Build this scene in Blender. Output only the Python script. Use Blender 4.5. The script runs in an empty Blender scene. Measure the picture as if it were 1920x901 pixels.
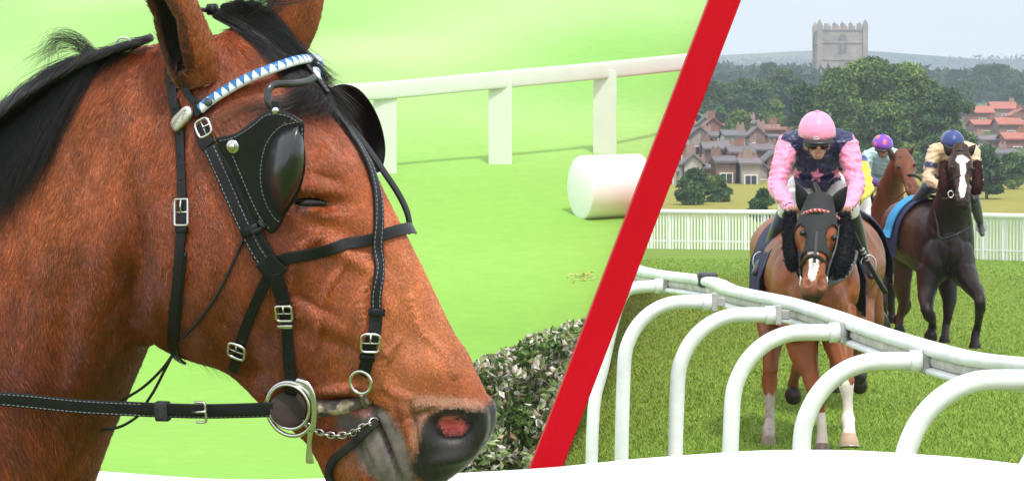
import bpy, math, random
import numpy as np
from mathutils import Vector, Matrix, noise
from mathutils.bvhtree import BVHTree
random.seed(7); RNG = np.random.default_rng(7)
R = math.radians
SC = bpy.context.scene; COL = SC.collection
# ---------------------------------------------------------------- camera, sky, sun, exposure
F = 5480.0; HOR = 355.0; EYE = 1.84
cam_d = bpy.data.cameras.new('camera'); cam = bpy.data.objects.new('camera', cam_d); COL.objects.link(cam)
cam.location = (0, 0, EYE); cam.rotation_euler = (R(90), 0, 0)
cam_d.sensor_width = 36; cam_d.lens = F / 1920 * 36; cam_d.shift_y = -(450.5 - HOR) / 1920
cam_d.clip_start = 0.1; cam_d.clip_end = 12000
SC.camera = cam
SUN_EL, SUN_AZ = 58, 163      # azimuth from +Y, clockwise seen from above: behind the camera, slightly right
w = bpy.data.worlds.new('World'); SC.world = w; w.use_nodes = True
nt = w.node_tree; nt.nodes.clear()
out = nt.nodes.new('ShaderNodeOutputWorld'); bg = nt.nodes.new('ShaderNodeBackground')
sky = nt.nodes.new('ShaderNodeTexSky'); sky.sky_type = 'NISHITA'; sky.sun_disc = False
sky.sun_elevation = R(SUN_EL); sky.sun_rotation = R(SUN_AZ); sky.air_density = 1.0; sky.dust_density = 2.5
tc = nt.nodes.new('ShaderNodeTexCoord'); mp = nt.nodes.new('ShaderNodeMapping'); mp.inputs['Scale'].default_value = (1.2, 1.2, 9)
nz = nt.nodes.new('ShaderNodeTexNoise'); nz.inputs['Scale'].default_value = 3.2; nz.inputs['Detail'].default_value = 5
rp = nt.nodes.new('ShaderNodeValToRGB'); rp.color_ramp.elements[0].position = .30; rp.color_ramp.elements[0].color = (.72,.72,.72,1)
rp.color_ramp.elements[1].position = .66; rp.color_ramp.elements[1].color = (.97,.97,.97,1)
mx = nt.nodes.new('ShaderNodeMix'); mx.data_type = 'RGBA'; mx.inputs['B'].default_value = (16.0, 16.4, 16.6, 1)
bg.inputs['Strength'].default_value = 0.1
L = nt.links.new
L(tc.outputs['Generated'], mp.inputs['Vector']); L(mp.outputs[0], nz.inputs['Vector']); L(nz.outputs['Fac'], rp.inputs['Fac'])
L(rp.outputs['Color'], mx.inputs['Factor']); L(sky.outputs[0], mx.inputs['A']); L(mx.outputs['Result'], bg.inputs['Color']); L(bg.outputs[0], out.inputs[0])
sd = bpy.data.lights.new('sun', 'SUN'); sd.energy = 2.8; sd.angle = R(6); sd.color = (1, .955, .89)
sun = bpy.data.objects.new('sun', sd); COL.objects.link(sun)
sv = Vector((math.sin(R(SUN_AZ)) * math.cos(R(SUN_EL)), math.cos(R(SUN_AZ)) * math.cos(R(SUN_EL)), math.sin(R(SUN_EL))))
sun.rotation_euler = sv.to_track_quat('Z', 'Y').to_euler()
SC.view_settings.view_transform = 'Standard'; SC.view_settings.look = 'None'; SC.view_settings.gamma = 1
SC.view_settings.exposure = 0.03; SC.view_settings.use_curve_mapping = False
SC.render.engine = 'CYCLES'; SC.cycles.use_denoising = True
SC.cycles.max_bounces = 6; SC.cycles.diffuse_bounces = 3; SC.cycles.glossy_bounces = 2; SC.cycles.transmission_bounces = 2
SC.cycles.transparent_max_bounces = 6; SC.cycles.volume_bounces = 0; SC.cycles.caustics_reflective = False; SC.cycles.caustics_refractive = False
try: SC.cycles_curves.shape = 'RIBBONS'
except Exception: pass

# ---------------------------------------------------------------- helpers
CAM = np.array([0, 0, EYE])
def P(px, py, D):
    return np.array([(px - 960) / F * D, D, EYE - (py - HOR) / F * D])
def proj(v):
    v = np.asarray(v, float)
    return np.stack([960 + F * v[..., 0] / v[..., 1], HOR - F * (v[..., 2] - EYE) / v[..., 1]], -1)
def unit(v):
    v = np.asarray(v, float); n = np.linalg.norm(v, axis=-1, keepdims=True); return v / np.maximum(n, 1e-9)

MATS = {}
def mat(name, col=(.5,.5,.5), rough=.6, metal=0, attr=False, var=.15, scale=8, stretch=(1,1,1), bump=0, bscale=60, spec=.5,
        col2=None, ramp=(.35,.65), sheen=0, coat=0, bdist=.01):
    if name in MATS: return MATS[name]
    m = bpy.data.materials.new(name); m.use_nodes = True; t = m.node_tree; ns = t.nodes; b = ns['Principled BSDF']; lk = t.links.new
    co = ns.new('ShaderNodeTexCoord'); mpp = ns.new('ShaderNodeMapping'); mpp.inputs['Scale'].default_value = stretch
    lk(co.outputs['Object'], mpp.inputs['Vector'])
    n1 = ns.new('ShaderNodeTexNoise'); n1.inputs['Scale'].default_value = scale; n1.inputs['Detail'].default_value = 6; n1.inputs['Roughness'].default_value = .6
    lk(mpp.outputs[0], n1.inputs['Vector'])
    mr = ns.new('ShaderNodeMapRange'); mr.inputs['From Min'].default_value = .25; mr.inputs['From Max'].default_value = .75
    mr.inputs['To Min'].default_value = 1 - var; mr.inputs['To Max'].default_value = 1 + var; lk(n1.outputs['Fac'], mr.inputs['Value'])
    vm = ns.new('ShaderNodeVectorMath'); vm.operation = 'SCALE'; lk(mr.outputs[0], vm.inputs['Scale'])
    if attr:
        at = ns.new('ShaderNodeAttribute'); at.attribute_name = 'col'; lk(at.outputs['Color'], vm.inputs[0])
        if attr == 'alpha': lk(at.outputs['Alpha'], b.inputs['Roughness'])
    elif col2:
        n2 = ns.new('ShaderNodeTexNoise'); n2.inputs['Scale'].default_value = scale * .35; n2.inputs['Detail'].default_value = 4
        lk(mpp.outputs[0], n2.inputs['Vector'])
        cr = ns.new('ShaderNodeValToRGB'); cr.color_ramp.elements[0].position = ramp[0]; cr.color_ramp.elements[1].position = ramp[1]
        cr.color_ramp.elements[0].color = (*col, 1); cr.color_ramp.elements[1].color = (*col2, 1)
        lk(n2.outputs['Fac'], cr.inputs['Fac']); lk(cr.outputs['Color'], vm.inputs[0])
    else: vm.inputs[0].default_value = col
    lk(vm.outputs[0], b.inputs['Base Color'])
    if attr != 'alpha': b.inputs['Roughness'].default_value = rough
    b.inputs['Metallic'].default_value = metal; b.inputs['Specular IOR Level'].default_value = spec
    if sheen: b.inputs['Sheen Weight'].default_value = sheen
    if coat: b.inputs['Coat Weight'].default_value = coat; b.inputs['Coat Roughness'].default_value = .2
    if bump:
        nb = ns.new('ShaderNodeTexNoise'); nb.inputs['Scale'].default_value = bscale; nb.inputs['Detail'].default_value = 5
        lk(mpp.outputs[0], nb.inputs['Vector'])
        bp = ns.new('ShaderNodeBump'); bp.inputs['Strength'].default_value = bump; bp.inputs['Distance'].default_value = bdist
        lk(nb.outputs['Fac'], bp.inputs['Height']); lk(bp.outputs[0], b.inputs['Normal'])
    MATS[name] = m; return m

class MB:
    """collects polygons for one mesh"""
    def __init__(s): s.v = []; s.f = []; s.c = []; s.mi = []; s.n = 0; s.cur = (1,1,1,.6); s.m = 0; s.tag = []; s.t = 0
    def add(s, vs, fs, col=None):
        vs = np.asarray(vs, float).reshape(-1, 3); o = s.n
        s.v.append(vs); s.n += len(vs); s.f += [tuple(int(i) + o for i in q) for q in fs]
        c = np.empty((len(vs), 4)); c[:] = col if col is not None else s.cur; s.c.append(c); s.mi += [s.m] * len(fs); s.tag += [s.t] * len(fs)
        return o
    def box(s, c, d, ax=None, col=None):
        c = np.asarray(c, float); d = np.asarray(d, float) / 2
        A = np.eye(3) if ax is None else np.asarray(ax)
        q = np.array([[x, y, z] for x in (-1,1) for y in (-1,1) for z in (-1,1)]) * d
        s.add(c + q @ A, [(0,1,3,2),(4,6,7,5),(0,4,5,1),(2,3,7,6),(0,2,6,4),(1,5,7,3)], col)
    def grid(s, g, col=None, closed_u=False, closed_v=False):
        g = np.asarray(g, float); a, b = g.shape[:2]; fs = []
        for i in range(a if closed_u else a - 1):
            for j in range(b if closed_v else b - 1):
                i2 = (i + 1) % a; j2 = (j + 1) % b
                fs.append((i*b+j, i2*b+j, i2*b+j2, i*b+j2))
        return s.add(g.reshape(-1, 3), fs, col)
    def loft(s, rings, col=None, cap=True):
        rings = np.asarray(rings, float); a, b = rings.shape[:2]
        cols = None
        vs = rings.reshape(-1, 3); fs = []
        for i in range(a - 1):
            for j in range(b):
                j2 = (j + 1) % b; fs.append((i*b+j, i*b+j2, (i+1)*b+j2, (i+1)*b+j))
        if cap:
            vs = np.vstack([vs, rings[0].mean(0), rings[-1].mean(0)])
            for j in range(b):
                j2 = (j + 1) % b; fs.append((a*b, j2, j)); fs.append((a*b+1, (a-1)*b+j, (a-1)*b+j2))
        s.add(vs, fs, col)
    def tube(s, pts, r, seg=12, up=(0,0,1), col=None, cap=True, round_ends=False, power=1.0):
        """r: scalar, list of scalars or list of (side, up) radii"""
        pts = np.asarray(pts, float); n = len(pts)
        r = np.asarray(r, float)
        if r.ndim == 0: r = np.full((n, 2), float(r))
        elif r.ndim == 1: r = np.stack([r, r], 1)
        t = unit(np.gradient(pts, axis=0)); up = np.asarray(up, float)
        if up.ndim == 1: up = np.tile(up, (n, 1))
        S = []
        prev = None
        for i in range(n):
            sd_ = np.cross(t[i], up[i])
            if np.linalg.norm(sd_) < .15: sd_ = prev if prev is not None else np.cross(t[i], (1, .01, 0))
            sd_ = sd_ / np.linalg.norm(sd_)
            if prev is not None and sd_ @ prev < 0 and abs(sd_ @ prev) > .3 and np.linalg.norm(np.cross(t[i], up[i])) < .35: sd_ = -sd_
            prev = sd_; S.append(sd_)
        S = np.array(S); U = np.cross(S, t)
        a = np.arange(seg) / seg * 2 * math.pi
        ca = np.sign(np.cos(a)) * np.abs(np.cos(a)) ** power; sa = np.sign(np.sin(a)) * np.abs(np.sin(a)) ** power
        rings = [pts[i] + np.outer(ca, S[i]) * r[i,0] + np.outer(sa, U[i]) * r[i,1] for i in range(n)]
        if round_ends:
            pre = [pts[0] - t[0]*r[0].min()*k1 + (rings[0]-pts[0])*k2 for k1, k2 in ((.95,.3),(.7,.72),(.35,.94))]
            post = [pts[-1] + t[-1]*r[-1].min()*k1 + (rings[-1]-pts[-1])*k2 for k1, k2 in ((.35,.94),(.7,.72),(.95,.3))]
            rings = pre + rings + post
        s.loft(rings, col, cap)
    def ball(s, c, r, ax=None, col=None, nu=12, nv=18):
        c = np.asarray(c, float); r = np.broadcast_to(np.asarray(r, float), (3,)); A = np.eye(3) if ax is None else np.asarray(ax)
        th = np.linspace(.06, math.pi - .06, nu); ph = np.arange(nv) / nv * 2 * math.pi
        g = np.stack([np.outer(np.sin(th), np.cos(ph)), np.outer(np.sin(th), np.sin(ph)), np.outer(np.cos(th), np.ones(nv))], -1) * r
        s.loft(c + g @ A, col, True)
    def mesh(s, name):
        me = bpy.data.meshes.new(name); v = np.vstack(s.v) if s.v else np.zeros((0,3))
        me.from_pydata(v.tolist(), [], s.f); me.polygons.foreach_set('material_index', s.mi)
        a = me.color_attributes.new('col', 'FLOAT_COLOR', 'POINT'); a.data.foreach_set('color', np.vstack(s.c).ravel()) if s.v else None
        me.update(); return me
    def build(s, name, mats, parent=None, smooth=True, bevel=0, **kw):
        me = s.mesh(name); o = bpy.data.objects.new(name, me); COL.objects.link(o)
        for m in (mats if isinstance(mats, (list, tuple)) else [mats]): me.materials.append(m)
        if smooth: me.polygons.foreach_set('use_smooth', [True] * len(me.polygons))
        if smooth == 'auto': me.set_sharp_from_angle(angle=R(38))
        if bevel:
            bm = o.modifiers.new('bevel', 'BEVEL'); bm.width = bevel; bm.segments = 2; bm.limit_method = 'ANGLE'; bm.angle_limit = R(40)
        if parent is not None: o.parent = parent; o.matrix_parent_inverse = Matrix.Translation(parent.location).inverted()
        tag(o, **kw); return o
def tag(o, label=None, cat=None, group=None, kind=None):
    if label: o['label'] = label
    if cat: o['category'] = cat
    if group: o['group'] = group
    if kind: o['kind'] = kind
    return o
def thing(name, loc, **kw):
    o = bpy.data.objects.new(name, None); COL.objects.link(o); o.location = tuple(loc); o.empty_display_size = .1; return tag(o, **kw)
def catmull(p, n=8):
    p = np.asarray(p, float); q = np.vstack([2*p[0]-p[1], p, 2*p[-1]-p[-2]]); o = []
    for i in range(1, len(q) - 2):
        for k in range(n):
            t = k / n
            o.append(.5*((2*q[i]) + (-q[i-1]+q[i+1])*t + (2*q[i-1]-5*q[i]+4*q[i+1]-q[i+2])*t*t + (-q[i-1]+3*q[i]-3*q[i+1]+q[i+2])*t**3))
    o.append(q[-2]); return np.array(o)
def fuse(mb, voxel, smooth=4, name='body'):
    """union of the pieces of mb as one continuous skin; returns verts, faces and per-vertex nearest-piece colour"""
    me = mb.mesh('tmp'); o = bpy.data.objects.new('tmp', me); COL.objects.link(o)
    r = o.modifiers.new('r', 'REMESH'); r.mode = 'VOXEL'; r.voxel_size = voxel; r.adaptivity = 0
    if smooth: s_ = o.modifiers.new('s', 'SMOOTH'); s_.iterations = smooth; s_.factor = .5
    dg = bpy.context.evaluated_depsgraph_get(); ev = o.evaluated_get(dg); m2 = bpy.data.meshes.new_from_object(ev)
    v = np.empty(len(m2.vertices) * 3); m2.vertices.foreach_get('co', v); v = v.reshape(-1, 3)
    n = np.empty(len(m2.vertices) * 3); m2.vertices.foreach_get('normal', n); n = n.reshape(-1, 3)
    src = me; bvh = BVHTree.FromPolygons([tuple(x) for x in np.vstack(mb.v)], mb.f)
    cc = np.vstack(mb.c); col = np.empty((len(v), 4)); tg = np.empty(len(v), int)
    for i, p in enumerate(v):
        _, _, fi, _ = bvh.find_nearest(Vector(p))
        fi = fi or 0; col[i] = cc[mb.f[fi][0]]; tg[i] = mb.tag[fi]
    bpy.data.objects.remove(o); bpy.data.meshes.remove(me)
    return m2, v, n, col, tg
def finish(m2, v, col, name, mats, parent=None, **kw):
    m2.vertices.foreach_set('co', v.ravel()); m2.name = name
    for a in list(m2.color_attributes): m2.color_attributes.remove(a)
    a = m2.color_attributes.new('col', 'FLOAT_COLOR', 'POINT'); a.data.foreach_set('color', col.ravel())
    m2.polygons.foreach_set('use_smooth', [True] * len(m2.polygons)); m2.materials.clear()
    for m in (mats if isinstance(mats, (list, tuple)) else [mats]): m2.materials.append(m)
    m2.update(); o = bpy.data.objects.new(name, m2); COL.objects.link(o)
    if parent is not None: o.parent = parent; o.matrix_parent_inverse = Matrix.Translation(parent.location).inverted()
    return tag(o, **kw)
def smoothstep(a, b, x):
    t = np.clip((x - a) / (b - a), 0, 1); return t * t * (3 - 2 * t)
def nse(p, s, seed=0.0):
    return np.array([noise.noise(Vector((q[0]*s+seed, q[1]*s-seed, q[2]*s+2*seed))) for q in p])
def hair(name, strands, mat_, parent=None, radii=None, cols=None, **kw):
    """strands: (N, K, 3) array of points; real curve geometry"""
    N, K = strands.shape[:2]
    hc = bpy.data.hair_curves.new(name); hc.add_curves([K] * N)
    hc.attributes['position'].data.foreach_set('vector', strands.astype(np.float32).ravel())
    ra = hc.attributes.get('radius') or hc.attributes.new('radius', 'FLOAT', 'POINT')
    ra.data.foreach_set('value', np.asarray(radii, np.float32).ravel())
    if cols is not None:
        ca = hc.attributes.new('tint', 'FLOAT_COLOR', 'CURVE'); c4 = np.ones((N, 4), np.float32); c4[:, :3] = cols; ca.data.foreach_set('color', c4.ravel())
    hc.materials.append(mat_)
    o = bpy.data.objects.new(name, hc); COL.objects.link(o)
    if parent is not None: o.parent = parent; o.matrix_parent_inverse = Matrix.Translation(parent.location).inverted()
    return tag(o, **kw)
def hair_mat(name, rough=.5, spec=.4, col=None):
    m = bpy.data.materials.new(name); m.use_nodes = True; t = m.node_tree; b = t.nodes['Principled BSDF']
    if col: b.inputs['Base Color'].default_value = (*col, 1)
    else:
        at = t.nodes.new('ShaderNodeAttribute'); at.attribute_name = 'tint'; t.links.new(at.outputs['Color'], b.inputs['Base Color'])
    b.inputs['Roughness'].default_value = rough; b.inputs['Specular IOR Level'].default_value = spec
    return m
WHITE = mat('white_paint', (.82,.83,.84), .35, var=.06, scale=5, bump=.1, bscale=40)
# ================================================================ ground, hills, bank
def bank_edge(D, Z): return .0482 * D - .705 + .383 * Z            # right end of the bank, where the red board stands
ZK = np.array([0, 95, 180, 300, 450, 700, 1500, 2100, 3200, 3700]); ZV = np.array([0, 0, .3, 4.5, 12, 20, 52, 60, 156, 90])
def ground_z(x, y):
    z = np.interp(y, ZK, ZV)
    k = np.clip((y - 600) / 900, 0, 1)
    return z + k * (6 * np.sin(x * .006 + y * .002) + 9 * np.sin(x * .0017 + 1.3 + y * .001)) + k * 3 * np.sin(x * .021 + y * .01)
ys = np.concatenate([np.arange(-14, 100, 2.), np.arange(100, 320, 5.), np.arange(320, 800, 16.), np.geomspace(800, 3700, 70)])
xs = np.linspace(-1, 1, 141)
G = np.zeros((len(ys), len(xs), 3)); C4 = np.ones((len(ys), len(xs), 4))
for i, y in enumerate(ys):
    X = xs * (14 + max(y, 0) * .36); G[i, :, 0] = X; G[i, :, 1] = y; G[i, :, 2] = ground_z(X, y)
    for j, x in enumerate(X):
        if y < 168: c = (.16, .245, .034)
        elif y < 262: c = (.27, .255, .05)                              # field of buttercups and seeded grass
        elif y < 640: c = (.07, .10, .03)
        else:
            q = noise.cell(Vector((x * .0035 + y * .0009, y * .0022, 3)))
            c = ((.05,.09,.035), (.10,.14,.05), (.20,.19,.10), (.035,.06,.025), (.13,.16,.07))[int(abs(q) * 997) % 5]
        C4[i, j, :3] = c
mb = MB(); mb.grid(G); mb.c = [C4.reshape(-1, 4)]
def grass_mat(name, attr, c1=(.1,.15,.02), c2=(.1,.15,.02), s=1.0, bump=.8):
    m = bpy.data.materials.new(name); m.use_nodes = True; t = m.node_tree; ns = t.nodes; b = ns['Principled BSDF']; lk = t.links.new
    g = ns.new('ShaderNodeNewGeometry')
    n1 = ns.new('ShaderNodeTexNoise'); n1.inputs['Scale'].default_value = .55 * s; n1.inputs['Detail'].default_value = 4; lk(g.outputs['Position'], n1.inputs['Vector'])
    n2 = ns.new('ShaderNodeTexNoise'); n2.inputs['Scale'].default_value = 14 * s; n2.inputs['Detail'].default_value = 8; n2.inputs['Roughness'].default_value = .75; lk(g.outputs['Position'], n2.inputs['Vector'])
    if attr:
        a = ns.new('ShaderNodeAttribute'); a.attribute_name = 'col'; src = a.outputs['Color']
    else:
        cr = ns.new('ShaderNodeValToRGB'); cr.color_ramp.elements[0].color = (*c1, 1); cr.color_ramp.elements[1].color = (*c2, 1)
        cr.color_ramp.elements[0].position = .36; cr.color_ramp.elements[1].position = .62; lk(n1.outputs['Fac'], cr.inputs['Fac']); src = cr.outputs['Color']
    def rng(n, lo, hi):
        r = ns.new('ShaderNodeMapRange'); r.inputs['From Min'].default_value = .3; r.inputs['From Max'].default_value = .7
        r.inputs['To Min'].default_value = lo; r.inputs['To Max'].default_value = hi; lk(n.outputs['Fac'], r.inputs['Value']); return r
    r1 = rng(n1, .93, 1.07); r2 = rng(n2, .72, 1.3) if bump > .5 else rng(n2, .93, 1.07)
    mu = ns.new('ShaderNodeMath'); mu.operation = 'MULTIPLY'; lk(r1.outputs[0], mu.inputs[0]); lk(r2.outputs[0], mu.inputs[1])
    vm = ns.new('ShaderNodeVectorMath'); vm.operation = 'SCALE'; lk(src, vm.inputs[0]); lk(mu.outputs[0], vm.inputs['Scale'])
    lk(vm.outputs[0], b.inputs['Base Color']); b.inputs['Roughness'].default_value = .9; b.inputs['Specular IOR Level'].default_value = .15
    bp = ns.new('ShaderNodeBump'); bp.inputs['Strength'].default_value = bump; bp.inputs['Distance'].default_value = .03
    lk(n2.outputs['Fac'], bp.inputs['Height']); lk(bp.outputs[0], b.inputs['Normal']); return m
M_TURF = grass_mat('turf', True)
mb.build('ground', M_TURF, kind='structure')

# the bright grass bank on the left: one closed solid, right end leaning on the red board
def bank_z(D): return .012 + np.where(D < 24, 0, (D - 24) * .178 - .6 * (1 - np.exp(-(D - 24).clip(0) / 3.4)))
Ds = np.concatenate([np.arange(15.5, 24, .8), np.arange(24, 64, 1.1)]); us = np.linspace(0, 1, 60)
top = np.zeros((len(Ds), 60, 3))
for i, D in enumerate(Ds):
    z0 = float(bank_z(np.array(D))); xr = bank_edge(D, z0); xl = -.30 * D - 6
    X = xl + (xr - xl) * us; dip = np.clip((-.158 * D - X) / (.03 * D), 0, 1)
    wob = .10 * np.sin(X * .8 + D * .35) * np.clip((D - 26) / 8, 0, 1) * np.clip((xr - X) / 3, 0, 1)
    top[i, :, 0] = X; top[i, :, 1] = D; top[i, :, 2] = z0 + wob - dip * np.clip((D - 45) / 15, 0, 1) * .9
bot = top.copy(); bot[..., 2] = -.3
for i, D in enumerate(Ds): bot[i, :, 0] = (-.30 * D - 6) + (.0482 * D - .82 + .30 * D + 6) * us
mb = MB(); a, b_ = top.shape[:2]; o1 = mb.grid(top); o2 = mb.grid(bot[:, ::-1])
kk = smoothstep(30, 58, top[..., 1].ravel() + 7 * nse(top.reshape(-1, 3), .12))[:, None]; mb.c[0][:, :3] = np.array((.225, .44, .075)) * (1 - kk) + np.array((.35, .53, .20)) * kk; pz = np.clip(.5 + 1.1 * nse(top.reshape(-1, 3) * (1, .45, 1), .22, 4), 0, 1)[:, None]; mb.c[0][:, :3] *= (1 - pz) * np.array((.70, .88, .62)) + pz * np.array((1.02, 1.0, 1.05))  # overexposed brightness put into the grass colour, paler uphill, plus random patches
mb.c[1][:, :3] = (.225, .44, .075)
fs = []
vt = lambda i, j: o1 + i * b_ + j
vb = lambda i, j: o2 + i * b_ + (b_ - 1 - j)
for i in range(a - 1):
    fs += [(vt(i, b_-1), vt(i+1, b_-1), vb(i+1, b_-1), vb(i, b_-1)), (vt(i+1, 0), vt(i, 0), vb(i, 0), vb(i+1, 0))]
for j in range(b_ - 1):
    fs += [(vt(0, j), vt(0, j+1), vb(0, j+1), vb(0, j)), (vt(a-1, j+1), vt(a-1, j), vb(a-1, j), vb(a-1, j+1))]
mb.f += fs; mb.mi += [0] * len(fs); mb.tag += [0] * len(fs)
M_BANK = grass_mat('bank_grass', True, (.20,.40,.040), (.29,.44,.11), .35, .12)
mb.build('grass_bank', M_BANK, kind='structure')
def bank_pt(px, py):
    """the point of the bank surface seen at a pixel"""
    for D in np.arange(17, 62, .02):
        z = EYE - (py - HOR) / F * D
        if z <= float(bank_z(np.array(D))): break
    return P(px, py, D)

# unseen red board that holds the bank end; graphic divider built as a beam
RED = mat('red_paint', (.45,.0,.008), .55, var=.03, scale=3, bump=.05, bscale=30, spec=.1)
RED2 = mat('red_board_paint', (.60,.003,.012), .6, var=.06, scale=2)
mb = MB(); pr = []
for D in (19.0, 61.0):
    for z in (-.2, float(bank_z(np.array(D))) + .35):
        x = .0482 * D - .705 + .383 * z
        pr += [(x + .01, D, z), (x + .05, D, z)]
mb.add(pr, [(0,1,3,2),(4,6,7,5),(0,4,5,1),(2,3,7,6),(0,2,6,4),(1,5,7,3)])
mb.build('retaining_board', RED2, smooth=False, bevel=.004, label='long red board holding the right end of the grass bank behind the leaning beam', cat='board')
def beam():
    D = 7.25; mb = MB(); w_ = 60 / F * D / 2; pts = []
    for d in (D, D + .10):
        for z in (-.25, 3.2):
            x = (1360 - .383 * (HOR - (z - EYE) * F / D) - 960) / F * D
            pts += [(x - w_, d, z), (x + w_, d, z)]
    mb.add(pts, [(0,1,3,2),(4,6,7,5),(0,4,5,1),(2,3,7,6),(0,2,6,4),(1,5,7,3)])
    return mb.build('red_beam', RED, smooth=False, bevel=.003, label='red graphic divider built as a beam leaning to the right between the bay horse and the racecourse', cat='beam')
beam()
# graphic white curve built as a low hoarding with a wavy top edge
cv = np.array([(-700, 800), (-300, 845), (0, 873), (200, 888), (430, 902), (700, 897), (1000, 882), (1200, 863), (1400, 849), (1500, 846.5), (1620, 848), (1800, 860), (1920, 873), (2200, 905), (2600, 960)], float)
cc = catmull(cv, 10); D = 6.9; mb = MB()
rg = []
for p in cc:
    q = P(p[0], p[1], D); rg.append([(q[0], D, -.1), (q[0], D, q[2] - .004), (q[0], D + .004, q[2]), (q[0], D + .056, q[2]), (q[0], D + .06, q[2] - .004), (q[0], D + .06, -.1)])
mb.loft(rg)
mb.build('white_hoarding', mat('hoarding_white', (.93,.93,.93), .5, var=.01, scale=2), smooth='auto', label='white graphic curve built as a long low wavy board across the foreground', cat='hoarding')

# ================================================================ left bank: rail, roll, leaves, hedge
SOFTW = mat('weathered_white', (.60,.66,.57), .6, var=.05, scale=3)
t = thing('bank_rail', bank_pt(940, 318), label='white rail fence with wide flat posts on the bright grass bank', cat='fence')
pts = [(560, 330), (722, 322), (938, 316), (1134, 290)]
base = [bank_pt(*p) for p in pts]; topy = [156, 148, 128, 110]
tops = [P(p[0], ty + 22, b[1]) for p, ty, b in zip(pts, topy, base)]
for b, tp in zip(base, tops):
    m_ = MB(); m_.box((b + tp) / 2 + (0, 0, -.1), (44 / F * b[1], .05, tp[2] - b[2] + .2)); m_.build('post', SOFTW, t, smooth=False, bevel=.008)
m_ = MB(); m_.tube(catmull(np.array(tops + [P(1322, 113, tops[-1][1] + 2.0)]), 4) - (0, .05, 0), [(.03, 17 / F * 38)] * 17, 16, power=.5); m_.build('top_rail', SOFTW, t)
bc = bank_pt(1095, 415); c = P(1100, 352, bc[1] + .2); r_ = 61 / F * bc[1]
m_ = MB(); ax = unit(np.array([1, .42, .035])); prof = [(0, .90), (.015, .97), (.05, 1.0), (.55, 1.0), (.80, 1.0)]
m_.tube([c + ax * (k - .1) for k, _ in prof], [r_ * q for _, q in prof], 40)
ro = m_.build('white_roll', mat('roll_white', (.88,.88,.88), .45, var=.02), smooth='auto', label='fat round white roll lying on the grass bank beside the red beam', cat='roll')
def leaf_cards(mb, pts, size, tilt=1.0, cols=None):
    n = len(pts); a = RNG.normal(size=(n, 3)); a = unit(a * (1, 1, tilt)); b = unit(np.cross(a, RNG.normal(size=(n, 3)))); s_ = size * RNG.uniform(.6, 1.3, (n, 1))
    bend = np.cross(a, b) * s_ * .25
    v = np.stack([pts - a * s_, pts + b * s_ * .5 + bend, pts + a * s_, pts - b * s_ * .5 + bend], 1).reshape(-1, 3)
    f = np.arange(n * 4).reshape(-1, 4)
    c = np.ones((n, 4)); c[:, :3] = cols
    o = mb.n; mb.v.append(v); mb.n += len(v); mb.f += [tuple(q) for q in (f + o).tolist()]; mb.c.append(np.repeat(c, 4, 0)); mb.mi += [mb.m] * n; mb.tag += [0] * n
def pick(cols, n, var=.15):
    c = np.array(cols)[RNG.integers(0, len(cols), n)]; return c * RNG.uniform(1 - var, 1 + var, (n, 1))
M_LEAF = mat('leaves', attr=True, rough=.7, var=.1, spec=.25)
mb = MB()
for px, py, rx, n in ((1095, 520, .12, 70), (1110, 60, .0, 0), (272, 846, .0, 0), (1000, 628, .0, 0), (735, 205, .0, 0)):
    if not n: continue
    c = bank_pt(px, py); q = RNG.normal(size=(n, 2)) * rx * (.6, 1.4)
    pp = np.stack([c[0] + q[:, 0], c[1] + q[:, 1], 0 * q[:, 0]], 1); pp[:, 2] = bank_z(pp[:, 1]) + .015
    leaf_cards(mb, pp, .022, .25, pick([(.50,.52,.18), (.52,.54,.22)], n))
mb.build('fallen_leaves', M_LEAF, kind='stuff', smooth=False)
# hedge
def hedge():
    n = 42000; D0 = 14.6
    u = RNG.uniform(.47, 1.02, n); D = RNG.uniform(13.9, 15.3, n)
    z = RNG.uniform(.15, 1.28, n) ** .8 * 1.02
    X = np.empty(n); keep = np.zeros(n, bool)
    for i in range(n):
        py = HOR - (z[i] - EYE) * F / D[i]; xe = 1360 - .383 * py - 4 + RNG.normal() * 6
        px = RNG.uniform(800, 1128); X[i] = (px - 960) / F * D[i]
        tp = np.interp(px, [800, 850, 900, 960, 1000, 1060, 1110], [790, 730, 672, 655, 632, 612, 592]) + 16 * noise.noise(Vector((px * .03, D[i] * 2, 0)))
        keep[i] = px < xe and py > tp and abs(D[i] - 14.6) < .5 + .2 * noise.noise(Vector((px * .02, py * .02, 5))) + .02
    pts = np.stack([X, D, z], 1)[keep]
    h = nse(pts, 6); cols = pick([(.56,.49,.44), (.64,.58,.54), (.22,.30,.12), (.60,.55,.50), (.10,.16,.05), (.38,.27,.18), (.24,.30,.13)], len(pts), .25)
    gm = (h < -.16); cols[gm] = pick([(.07,.13,.035), (.14,.22,.06)], gm.sum(), .25)
    t = thing('clipped_hedge', (P(990, 800, 14.6)[0], 14.6, 0), label='low rounded hedge with pale brown and green leaves beyond the bay horse muzzle', cat='hedge')
    mb = MB(); leaf_cards(mb, pts, .024, 1, cols); mb.build('foliage', M_LEAF, t, smooth=False)
    mb = MB()
    for k in range(26):
        px = RNG.uniform(840, 1030); b = P(px, 1040, 14.6); b[2] = -.02; e = P(px + RNG.normal() * 12, RNG.uniform(720, 860), 14.6 + RNG.normal() * .25)
        mb.tube(catmull([b, (b + e) / 2 + RNG.normal(size=3) * .04, e], 4), np.linspace(.02, .005, 9), 6)
    mb.build('stem', mat('bark', (.14,.10,.07), .9, var=.3, scale=20), t)
hedge()

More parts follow.
